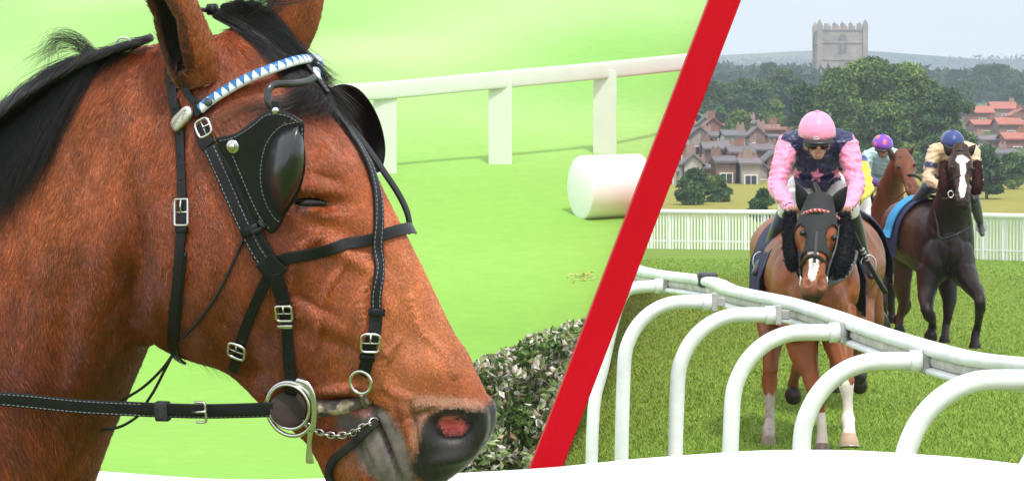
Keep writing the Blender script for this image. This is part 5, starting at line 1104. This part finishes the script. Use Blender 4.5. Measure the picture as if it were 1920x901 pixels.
# ---- jockeys
def jockey(name, j, label, cap, paint=None, caplabel=None, capspots=None, silk=(.8,.8,.8), sleeve=None, breech=(.78,.78,.80), boots=(.012,.012,.013), face=True, voxel=.010, hold=True, hoff=.040, hz=.130, group='jockeys riding in the race', capm=None):
    """j: joints as (px, py, D); every limb tapers and bends at its joints"""
    W_ = {k: P(*v) for k, v in j.items()}; mb = MB(); SK = (.42, .22, .15, .5); sl = sleeve or silk
    sh_l, sh_r, hip = W_['shl'], W_['shr'], W_['hip']; nk = W_['neck']; mid = (sh_l + sh_r) / 2; chest = mid * .62 + hip * .38 + (0, -.02, -.06)
    mb.cur = (*silk, .40); mb.t = 1
    t_ = catmull([hip * .8 + chest * .2 + (0, .05, .02), hip * .5 + chest * .5, chest, mid], 5); mb.tube(t_, catmull(np.array([(.13,.10),(.16,.12),(.205,.145),(.16,.10)]), 5), 24, up=(0, -1, .3), round_ends=True)
    mb.tube(catmull([sh_l, mid + (0, .0, .045), sh_r], 6), catmull(np.array([(.085,.085),(.095,.10),(.085,.085)]), 6), 18, up=(0, 0, 1), round_ends=True)
    mb.t = 2
    for s_ in 'lr':
        a, b, c = W_['sh' + s_], W_['el' + s_], W_['wr' + s_]; mb.cur = (*sl, .40)
        mb.tube(catmull([a, (a + b) / 2, b], 5), catmull(np.array([(.086,.084),(.080,.078),(.068,.066)]), 5), 18, up=(0, -1, 0), round_ends=True); mb.tube(catmull([b, (b + c) / 2, c], 5), catmull(np.array([(.068,.066),(.060,.060),(.044,.042)]), 5), 16, up=(0, -1, 0), round_ends=True)
    mb.t = 3
    for s_ in 'lr':
        k, an, toe = W_['kn' + s_], W_['an' + s_], W_['toe' + s_]; h = hip + (W_['sh' + s_] - mid) * .45 + (0, 0, -.03); mb.cur = (*breech, .55); mb.t = 3
        mb.tube(catmull([h, (h + k) / 2 + (0, 0, .01), k], 5), catmull(np.array([(.115,.115),(.108,.110),(.070,.072)]), 5), 18, up=(0, -1, .2), round_ends=True)
        mb.cur = (*boots, .34); mb.t = 4; mb.tube(catmull([k + (an - k) * .12, k + (an - k) * .45, an], 5), catmull(np.array([(.064,.064),(.062,.066),(.042,.046)]), 5), 16, up=(0, -1, 0), round_ends=True)
        mb.tube(catmull([an, (an + toe) / 2 + (0, 0, .012), toe], 4), catmull(np.array([(.042,.045),(.042,.036),(.030,.024)]), 4), 14, up=(0, 0, 1), round_ends=True)
    mb.cur = SK; mb.t = 5; hd = W_['head']; mb.tube([mid + (0, -.02, .05), nk, hd + (0, .03, -.05)], [.075, .058, .055], 14, up=(0, -1, 0)); mb.ball(hd, (.078, .098, .108)); mb.ball(hd + (0, -.055, -.075), (.045, .045, .045)); mb.ball(hd + (0, -.045, -.035), (.062, .05, .05))
    mb.tube([hd + (0, -.088, -.005), hd + (0, -.118, -.042), hd + (0, -.098, -.050)], [.010, .016, .010], 8, up=(1, 0, 0))
    for sx in (-1, 1): mb.ball(hd + (sx * .082, .01, -.02), (.012, .022, .032))
    m2, v, n, col, tg = fuse(mb, voxel, 2)
    arm = (tg == 2); wr = np.zeros(len(v)); wr += (.35 - np.abs(nse(v * (.8, .8, 2.4), 8, 1))) * .024 + (.3 - np.abs(nse(v * (1.4, 1, 1), 15, 5))) * .012 - .008 + (.22 - np.abs(nse(v * (1.5, 1, 2.6), 17, 9))) * .014 * (voxel < .012); v = v + n * (wr * ((tg == 1) | arm))[:, None] + n * (nse(v * (1.5, 1, 1.5), 11, 7) * .010 * (tg == 3))[:, None]
    dm = np.linalg.norm(v - (hd + (0, -.102, -.078)), axis=1); dm = np.sqrt(((v[:, 0] - hd[0]) / .030) ** 2 + ((v[:, 2] - hd[2] + .075) / .009) ** 2); mk = (tg == 5) & (dm < 1) & (v[:, 1] < hd[1] - .04); col[mk, :3] = (.33, .10, .085)
    pj = proj(v)
    if paint is not None: col = paint(pj[:, 0], pj[:, 1], v, col, tg)
    root = finish(m2, v, col, name, M_SILK, label=label, cat='person', group=group)
    # hands: palm, four curled fingers and a thumb closed round the rein
    for s_ in 'lr':
        w_ = W_['wr' + s_]; e = W_['el' + s_]; ax_ = unit(w_ - e); inn = 1 if s_ == 'l' else -1; mb = MB(); mb.cur = SK; sdx = np.array([inn, 0, 0]) - ax_ * (inn * ax_[0]); sdx = unit(sdx); dn = unit(np.cross(ax_, sdx)); dn = dn if dn[1] < 0 else -dn
        pl_ = w_ + ax_ * .065; mb.tube([w_ - ax_ * .02, w_ + ax_ * .02, pl_, pl_ + ax_ * .025], [(.026,.022), (.032,.020), (.042,.019), (.038,.015)], 12, up=dn, round_ends=True)
        for q in range(4):
            o_ = pl_ + ax_ * .02 + sdx * (.030 - q * .020); l1 = (.040, .045, .042, .034)[q]
            mb.tube([o_, o_ + ax_ * l1 * .6 + dn * .014, o_ + ax_ * l1 * .55 + dn * .040, o_ + ax_ * .005 + dn * .046], [.0098, .0095, .0088, .0075], 8, up=sdx, round_ends=True)
        mb.tube([w_ + ax_ * .03 + sdx * .03, w_ + ax_ * .062 + sdx * .046 + dn * .02, w_ + ax_ * .085 + sdx * .030 + dn * .045], [.013, .0115, .009], 8, up=dn, round_ends=True)
        mb.build('hand', M_SILK, root)
        mb = MB(); mb.cur = (.02,.02,.03,.6); mb.tube([w_ - ax_ * .016, w_ - ax_ * .002], [.040, .040], 18, up=dn); mb.build('cuff', M_SILK, root)
    # helmet under a silk cap, peak, goggles
    hc = hd + (0, .012, hoff); mb = MB(); us_ = 14; vs_ = 36; rings = []
    for i in range(us_):
        th = i / (us_ - 1) * R(98); rings.append([hc + np.array([math.sin(th) * math.sin(a) * .134, -math.sin(th) * math.cos(a) * .152, math.cos(th) * hz]) * (1 + .012 * math.cos(a * 6)) for a in np.arange(vs_) / vs_ * 2 * math.pi])
    rings = np.array(rings); tl = np.array(Matrix.Rotation(R(16), 3, 'X')); rings = (rings - hc) @ tl.T + hc
    inner = (rings - hc) * .93 + hc; mb.cur = (*cap, .35); mb.loft(np.concatenate([rings, inner[::-1]]), cap=False); mb.add([rings[0].mean(0)], [])
    c = np.tile([*cap, .35], (mb.n, 1))
    if capspots is not None:
        vv = np.vstack(mb.v); pjj = proj(vv)
        for sx, sy, sr in capspots[1]: c[np.hypot(pjj[:, 0] - sx, pjj[:, 1] - sy) < sr, :3] = capspots[0]
    mb.c = [c]; capo = mb.build('helmet', M_SILK, root)
    mb = MB(); mb.cur = (*cap, .4); mb.ball(hc + tl @ np.array([0, 0, hz]), (.018, .018, .010)); mb.build('button', M_SILK, capo)
    mb = MB(); mb.cur = (.012,.011,.012,.35); g = []
    for k, (rr, dz_) in enumerate(((.148, -.008), (.172, -.030), (.171, -.038), (.146, -.022))): g.append([hc + tl @ np.array([math.sin(a) * rr * .93, -math.cos(a) * rr, -.010 + dz_ ]) for a in np.linspace(-.8, .8, 21)])
    g = np.array(g); g[1:3] = g[1:3] * 1; mb.grid(g, closed_u=True); mb.build('peak', M_SILK, capo)
    if face:
        mb = MB(); mb.tube([hd + np.array([math.sin(a) * .094, -math.cos(a) * .108 + .005, -.012]) for a in np.linspace(-1.9, 1.9, 26)], [(.006, .013)] * 26, 10, up=(0,0,1)); mb.cur = (.01,.01,.012,.1)
        gl = []
        for sx in (-1, 1):
            c0 = hd + (sx * .038, -.108, -.020); g = [[c0 + np.array([math.cos(a) * .042 * k, .010 - (1 - k * k) * .014 + abs(math.cos(a) * k) * .004, math.sin(a) * .029 * k]) for a in np.arange(20) / 20 * 6.283] for k in (1, .8, .5, .1)]; gl.append(g)
        mb.build('goggles', BL, root)
        for g in gl: mb = MB(); mb.loft(np.array(g)); mb.build('lens', mat('dark_lens', (.008,.008,.010), .08, spec=.7), root)
        mb = MB(); mb.tube([hd + (-.075, -.03, .0), hd + (-.06, -.05, -.08), hd + (0, -.06, -.118), hd + (.06, -.05, -.08), hd + (.075, -.03, .0)], .006, 8, up=(0, -1, 0)); mb.build('chin_strap', BL, root)
    return root, W_
PINK = (.86, .30, .50); NAVY = (.014, .018, .085)
def star(cx, cy, r, rot=90):
    return [(cx + (r if i % 2 == 0 else r * .5) * math.cos(R(rot + i * 36)), cy - (r if i % 2 == 0 else r * .5) * math.sin(R(rot + i * 36))) for i in range(10)]
def paintj1(x, y, v, c, tg):
    s_ = (tg == 1) | (tg == 2); nv = inpoly(x, y, [(1485,236),(1467,252),(1464,262),(1480,268),(1492,284),(1494,302),(1486,318),(1494,340),(1566,340),(1578,318),(1572,300),(1575,284),(1586,268),(1600,262),(1597,250),(1578,236)]) | ((tg == 1) & (v[:, 1] > 21.12))
    c[s_, :3] = PINK; c[s_ & nv, :3] = NAVY
    for p in (star(1531, 329, 14, 80), star(1492, 325, 12), star(1570, 325, 12)): c[s_ & inpoly(x, y, p) & (tg == 1), :3] = PINK
    kn = (tg == 4) & (y < 428) & (x < 1500); c[kn, :3] = (.016,.022,.12)
    return c
J1 = dict(hip=(1534,338,21.62), neck=(1533,280,20.98), head=(1532,268,20.78), shl=(1478,270,21.15), shr=(1588,270,21.15), ell=(1455,350,20.98), elr=(1606,350,20.98), wrl=(1482,390,20.52), wrr=(1589,391,20.52),
          knl=(1475,392,21.12), knr=(1594,392,21.12), anl=(1437,486,21.55), anr=(1622,492,21.55), toel=(1416,512,21.3), toer=(1634,518,21.3))
j1, W1 = jockey('person', J1, 'jockey in pink and navy silks with pink cap and dark goggles on the leading horse', PINK, paintj1, silk=PINK, hoff=.078, hz=.150, voxel=.008)
mb = MB(); c_ = P(1531, 259, 20.60); a = np.arange(25) / 24 * 2 * math.pi; mb.tube(np.stack([c_[0] + .019 * np.cos(a), c_[1] + .004 * np.cos(2 * a), c_[2] + .009 * np.sin(a)], 1), .0035, 6, up=(0,-1,0)); mb.build('peak_badge', mat('badge_grey', (.5,.5,.5), .4), j1)
def saddle_bits(j, D, grp, who):
    t = thing('racing_saddle', P(j['hip'][0], j['hip'][1] + 70, j['hip'][2]), label='small black racing saddle and stirrups under the ' + who, cat='saddle')
    mb = MB(); c = P(j['hip'][0], j['hip'][1] + .27 * F / D, j['hip'][2]); mb.ball(c, (.19, .26, .07)); mb.build('seat', mat('black_leather', (.016,.017,.020)), t)
    for s_ in 'lr':
        an = P(*j['an' + s_]); to = P(*j['toe' + s_]); kn = P(*j['kn' + s_]); m = (an + to) / 2; mb = MB(); mb.tube([kn + (0, .10, -.10), m + (0, .02, .10)], [(.014, .004)] * 2, 10, up=(0,-1,0)); mb.build('stirrup_leather', mat('girth_grey', (.10,.10,.11), .7), t)
        mb = MB(); a = np.linspace(0, 2 * math.pi, 25)[:-1]; mb.tube([m + np.array([math.cos(x) * .055, 0, .035 + math.copysign(abs(math.sin(x)) ** .8, math.sin(x)) * .07]) for x in np.linspace(-1.57, 4.71, 28)], .006, 8, up=(0,1,0)); mb.build('stirrup', STEEL, t)
saddle_bits(J1, 21.5, '', 'pink jockey')
mb = MB(); q = [P(1586, 398, 20.4), P(1604, 440, 20.5), P(1628, 492, 20.6), P(1660, 548, 20.7)]
wt = thing('riding_whip', q[1], label='long black padded whip slanting down from the pink jockey hand', cat='whip'); mb.tube(catmull(q, 6), np.interp(np.arange(19), [0, 9, 10, 18], [.011, .009, .016, .020]), 10, up=(0,-1,0)); mb.build('shaft', BL, wt)
mb = MB(); mb.tube([P(1538, 366, 20.6), P(1532, 352, 20.7), P(1528, 343, 20.75)], [.022, .018, .014], 10, up=(0,-1,0), round_ends=True); wt2 = mb.build('whip_handle', BL, wt)
for k in (.5, .62, .74, .86):
    mb = MB(); a_, b_ = P(1628, 492, 20.6), P(1660, 548, 20.7); p = P(1604,440,20.5) * (1 - k) + a_ * k; d_ = unit(a_ - P(1604,440,20.5)); mb.tube([p, p + d_ * .012], .0195, 10, up=(0,-1,0)); mb.build('grip_band', mat('grey_band', (.28,.28,.3), .6), wt)

# ---- horse 2, dark brown with white blaze
def paint2(x, y, v, c, n):
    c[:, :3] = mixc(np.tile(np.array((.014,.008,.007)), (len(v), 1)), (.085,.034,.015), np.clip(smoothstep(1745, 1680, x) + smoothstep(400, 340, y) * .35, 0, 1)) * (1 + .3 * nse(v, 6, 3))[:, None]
    wl = (inpoly(x, y, [(1795,292),(1803,290),(1812,293),(1819,300),(1810,306),(1812,320),(1808,330),(1812,350),(1808,368),(1800,372),(1798,352),(1800,335),(1801,318),(1800,306),(1791,301)])) & (v[:, 1] < 32.2); c[wl, :3] = (.75,.72,.70)
    return c
C2 = dict(coat=(.035,.02,.016), voxel=.013, hk=1.04, poll=(1800,277,32.0), muzzle=(1805,385,31.5),
    barrel=[(1690,420,34.2,.22,.25), (1700,428,33.9,.32,.33), (1722,436,33.5,.36,.40), (1745,446,33.1,.36,.43), (1766,458,32.8,.33,.42), (1776,466,32.6,.27,.36), (1780,474,32.45,.18,.26)],
    neck=[(1774,462,32.8,.31,.36), (1779,432,32.65,.28,.33), (1784,400,32.55,.23,.28), (1790,350,32.35,.17,.22), (1798,300,32.15,.10,.15)],
    blobs=[(1752,492,32.5,.16,.18,.27), (1802,492,32.5,.16,.18,.27), (1690,455,33.9,.2,.3,.34)],
    legs=[[(1806,505,32.5,.15,.16), (1824,538,32.2,.095,.105), (1836,556,32.0,.070,.075), (1838,570,31.95,.062,.066), (1834,605,32.3,.042,.045), (1829,628,32.35,.050,.055), (1828,640,32.3,.05,.05)],
          [(1742,510,32.5,.15,.16), (1738,550,32.4,.10,.11), (1738,578,32.2,.07,.075), (1743,592,32.2,.07,.07), (1748,600,32.4,.045,.05), (1748,614,32.6,.05,.055)],
          [(1772,500,33.9,.16,.2), (1779,550,33.8,.10,.13), (1778,585,33.7,.06,.08), (1774,610,33.7,.045,.05), (1772,630,33.6,.05,.055)],
          [(1690,470,34.0,.18,.22), (1690,530,33.9,.11,.14), (1694,565,34.0,.065,.08), (1688,590,34.1,.045,.05), (1686,612,34.1,.05,.05)]],
    relief=[(1778,500,5,34,0,-.04), (1748,500,16,34,8,.02), (1808,500,14,34,-8,.02), (1732,470,6,46,14,-.025), (1760,440,26,6,50,-.02), (1805,440,26,6,-50,-.02), (1715,455,10,40,0,-.015)], rely=33.2,
    ears=[(1781,288,32.0,1768,270,32.0,.045), (1817,288,32.0,1830,271,32.0,.045)], paint=paint2)
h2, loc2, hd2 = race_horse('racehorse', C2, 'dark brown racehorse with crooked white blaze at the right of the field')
for px, py, D, w_, h, cl, tl in ((1828,652,32.3,.07,.08,(.02,.015,.014),0), (1745,632,32.5,.075,.09,(.02,.015,.014),40), (1771,642,33.5,.07,.08,(.02,.015,.014),0), (1686,622,34.0,.07,.08,(.02,.015,.014),40)): hoof(h2, px, py, D, w_, h, cl, tl)
tb2 = thing('racing_bridle', loc2(.6, 0, .1), label='bridle with dark red fleece cheekpieces on the dark brown horse', cat='bridle')
sheepskin([(1771,305,32.05,.035), (1770,330,31.95,.048), (1771,352,31.9,.048), (1776,364,31.9,.035)], (.055,.014,.012), None, tb2, 2400)
sheepskin([(1832,305,32.05,.035), (1833,330,31.95,.048), (1832,350,31.9,.045), (1830,360,31.9,.035)], (.055,.014,.012), None, tb2, 2400)
line('noseband', [(1782,345,31.85),(1786,336,31.75),(1800,331,31.66),(1816,336,31.75),(1822,346,31.85)], .01, BL, tb2, flat=(.018, .006))
line('browband', [(1781,290,31.98),(1790,284,31.88),(1801,282,31.84),(1812,284,31.88),(1820,290,31.98)], .01, BL, tb2, flat=(.014, .006))
line('martingale', [(1752,395,32.2),(1758,425,32.15),(1764,447,32.08),(1790,441,32.02),(1818,425,32.1)], .012, BL, tb2)
for pts in ([(1784,368,31.7),(1768,372,32.2),(1756,352,32.9)], [(1822,368,31.7),(1826,372,32.2),(1820,352,32.9)]): line('rein', pts, .008, BL, tb2)
mb = MB(); c_ = P(1783, 364, 31.65); a = np.arange(25) / 24 * 2 * math.pi; mb.tube(np.stack([c_[0] + .03 * np.cos(a), c_[1] + 0 * a, c_[2] + .036 * np.sin(a)], 1), .008, 8, up=(0,1,0)); mb.build('bit_ring', STEEL, tb2)
bl2 = [(1700,428,33.9,.33,.34), (1722,436,33.5,.37,.41), (1745,446,33.1,.38,.44)]
draped(bl2[1:], -116, 108, .025, 1.0, (.014,.020,.085), 'saddle_cloth', 'navy saddle cloth on the dark brown horse below the blue pad', trim=(.014,.020,.085))
draped([(1722,438,33.5,.37,.41), (1738,443,33.25,.39,.43)], -84, 84, .05, .5, (.03,.30,.62), 'saddle_pad', 'bright blue pad under the saddle of the dark brown horse', cat='saddle pad')
CREAM = (.70,.50,.32)
def paintj2(x, y, v, c, tg):
    s_ = (tg == 1) | (tg == 2); c[s_, :3] = CREAM
    c[(tg == 2) & (np.abs(y - 309 - (x - 1745) * .15) < 5.5), :3] = NAVY
    return c
J2 = dict(hip=(1774,335,33.55), neck=(1787,280,32.95), head=(1786,272,32.75), shl=(1752,283,33.1), shr=(1824,283,33.1), ell=(1739,334,33.0), elr=(1834,334,33.0), wrl=(1764,350,32.7), wrr=(1824,352,32.7),
          knl=(1738,352,32.95), knr=(1826,372,32.8), anl=(1705,392,33.35), anr=(1838,420,33.3), toel=(1690,424,33.2), toer=(1842,440,33.1))
jockey('person', J2, 'jockey in cream silks with navy armbands and navy cap on the dark brown horse', (.02,.05,.20), paintj2, silk=CREAM, breech=(.02,.025,.06), boots=(.05,.055,.065), face=False, voxel=.014)
saddle_bits(J2, 33.2, '', 'cream jockey')

# ---- horse 3, brown, jockey in pale blue
def paint3(x, y, v, c, n):
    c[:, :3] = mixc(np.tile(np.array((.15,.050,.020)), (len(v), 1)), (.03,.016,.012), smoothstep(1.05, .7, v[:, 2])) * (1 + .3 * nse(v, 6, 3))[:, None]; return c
C3 = dict(coat=(.16,.055,.022), voxel=.014, hk=1.0, poll=(1690,287,36.2), muzzle=(1713,364,35.55),
    barrel=[(1650,430,38.3,.22,.25), (1652,436,38.0,.32,.34), (1656,444,37.6,.34,.38), (1660,452,37.2,.35,.40), (1664,462,36.9,.33,.36), (1666,468,36.7,.24,.26)],
    neck=[(1660,430,37.1,.26,.30), (1664,390,36.9,.20,.26), (1672,345,36.7,.15,.20), (1686,300,36.35,.10,.15)], blobs=[(1645,490,37,.16,.2,.24), (1686,490,37,.16,.2,.24)],
    legs=[[(1648,500,37,.14,.15), (1650,540,36.9,.09,.10), (1655,565,36.8,.065,.07), (1658,585,36.9,.042,.045), (1660,600,37,.05,.05)], [(1684,500,37,.14,.15), (1690,540,36.9,.09,.10), (1698,562,36.8,.065,.07), (1702,575,36.9,.045,.045), (1690,590,37.2,.05,.05)],
          [(1640,480,38,.16,.2), (1640,530,38,.10,.13), (1645,560,38,.06,.08), (1640,590,38,.045,.05)], [(1675,480,38,.16,.2), (1672,530,38,.10,.13), (1670,560,38,.06,.08), (1672,590,38,.045,.05)]],
    ears=[(1674,298,36.2,1664,276,36.2,.042), (1702,294,36.2,1714,274,36.2,.042)], paint=paint3)
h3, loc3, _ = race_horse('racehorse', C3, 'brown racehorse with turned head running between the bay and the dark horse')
for px, py, D in ((1660,611,37), (1684,603,37.3), (1640,600,38), (1672,600,38)): hoof(h3, px, py, D, .07, .08, (.02,.015,.014), 30)
tb3 = thing('racing_bridle', loc3(.6, 0, .1), label='thin dark bridle on the brown horse with turned head', cat='bridle')
line('noseband', [(1693,338,35.95),(1697,332,35.8),(1710,328,35.68),(1722,332,35.75),(1728,338,35.9)], .01, BL, tb3, flat=(.018, .006)); line('browband', [(1676,302,36.18),(1684,297,36.02),(1692,295,35.98),(1702,296,36.02),(1708,301,36.18)], .01, BL, tb3, flat=(.014, .006))
line('rein', [(1702,356,35.7),(1676,372,36.2),(1660,345,36.9)], .008, BL, tb3)
TEAL = (.42,.62,.66)
def paintj3(x, y, v, c, tg):
    s_ = (tg == 1) | (tg == 2); c[s_, :3] = TEAL; c[(tg == 2) & (y > 325), :3] = (.10,.03,.25); return c
J3 = dict(hip=(1655,335,37.9), neck=(1656,286,37.2), head=(1655,277,37.0), shl=(1626,293,37.4), shr=(1687,293,37.4), ell=(1622,333,37.2), elr=(1690,334,37.2), wrl=(1648,346,36.9), wrr=(1670,346,36.9),
          knl=(1630,352,37.3), knr=(1684,356,37.3), anl=(1622,400,37.7), anr=(1690,410,37.7), toel=(1616,420,37.5), toer=(1694,424,37.5))
jockey('person', J3, 'jockey in pale blue silks with purple cap spotted orange', (.20,.05,.50), paintj3, capspots=((.80,.17,.08), [(1645,256,4),(1659,266,4.2),(1668,254,3.8),(1655,248,3),(1641,270,3)]), silk=TEAL, voxel=.014)
saddle_bits(J3, 37.6, '', 'pale blue jockey')

# ---- horse 4, mostly hidden behind the leader, jockey in yellow
def paint4(x, y, v, c, n): c[:, :3] = np.array((.20,.070,.028)) * (1 + .3 * nse(v, 6, 3))[:, None]; return c
C4 = dict(coat=(.20,.07,.028), voxel=.014, poll=(1572,352,23.6), muzzle=(1566,480,23.1),
    barrel=[(1560,448,26.0,.22,.25), (1566,456,25.6,.32,.32), (1576,468,25.2,.34,.36), (1582,480,24.8,.34,.37), (1586,492,24.4,.33,.36), (1588,505,24.1,.24,.26)],
    neck=[(1584,465,24.4,.26,.28), (1580,430,24.2,.18,.24), (1576,400,24.0,.13,.19), (1573,368,23.8,.10,.14)], blobs=[(1560,545,24.3,.15,.18,.22), (1612,545,24.3,.15,.18,.22)],
    legs=[[(1612,555,24.3,.14,.15), (1618,610,24.1,.09,.10), (1622,650,24.0,.062,.07), (1620,670,24.0,.05,.055), (1615,695,24.2,.042,.05), (1612,708,24.3,.05,.055)], [(1555,555,24.3,.14,.15), (1525,620,24.2,.09,.10), (1500,680,24.1,.062,.07), (1490,705,24.2,.042,.05), (1487,722,24.3,.05,.055)],
          [(1560,520,25.5,.16,.2), (1560,600,25.4,.10,.12), (1566,660,25.3,.06,.07), (1566,720,25.3,.045,.05)], [(1620,520,25.5,.16,.2), (1636,590,25.6,.10,.12), (1640,630,25.7,.06,.07), (1650,590,26.0,.045,.05)]],
    ears=[(1560,362,23.6,1556,350,23.6,.035), (1584,362,23.6,1588,352,23.6,.035)], paint=paint4)
h4, loc4, _ = race_horse('racehorse', C4, 'brown racehorse almost hidden behind the leading bay')
for px, py, D, tl in ((1611,722,24.3,60), (1487,742,24.3,60), (1566,735,25.2,0), (1650,598,26,90)): hoof(h4, px, py, D, .07, .085, (.03,.022,.02), tl)
draped([(1568,458,25.5,.33,.34), (1578,470,25.1,.35,.37), (1584,482,24.7,.35,.38)], -112, 112, .03, 1.1, (.014,.018,.075), 'saddle_cloth', 'navy saddle cloth with white edge on the half hidden brown horse', trim=(.75,.75,.75))
YEL = (.80,.62,.02)
def paintj4(x, y, v, c, tg):
    s_ = (tg == 1) | (tg == 2); c[s_, :3] = YEL; c[s_ & (y < 302) , :3] = (.03,.06,.22); c[s_ & (y < 290), :3] = (.40,.62,.78); return c
J4 = dict(hip=(1584,352,25.6), neck=(1576,318,25.0), head=(1583,309,24.8), shl=(1536,308,25.2), shr=(1610,304,25.2), ell=(1548,346,25.0), elr=(1625,352,24.9), wrl=(1566,380,24.6), wrr=(1606,378,24.6),
          knl=(1545,392,25.1), knr=(1618,400,24.9), anl=(1530,470,25.4), anr=(1637,462,25.3), toel=(1522,486,25.2), toer=(1640,488,25.1))
jockey('person', J4, 'jockey in yellow silks with red cap mostly hidden behind the pink jockey', (.55,.02,.05), paintj4, silk=YEL, voxel=.014)
saddle_bits(J4, 25.3, '', 'yellow jockey')
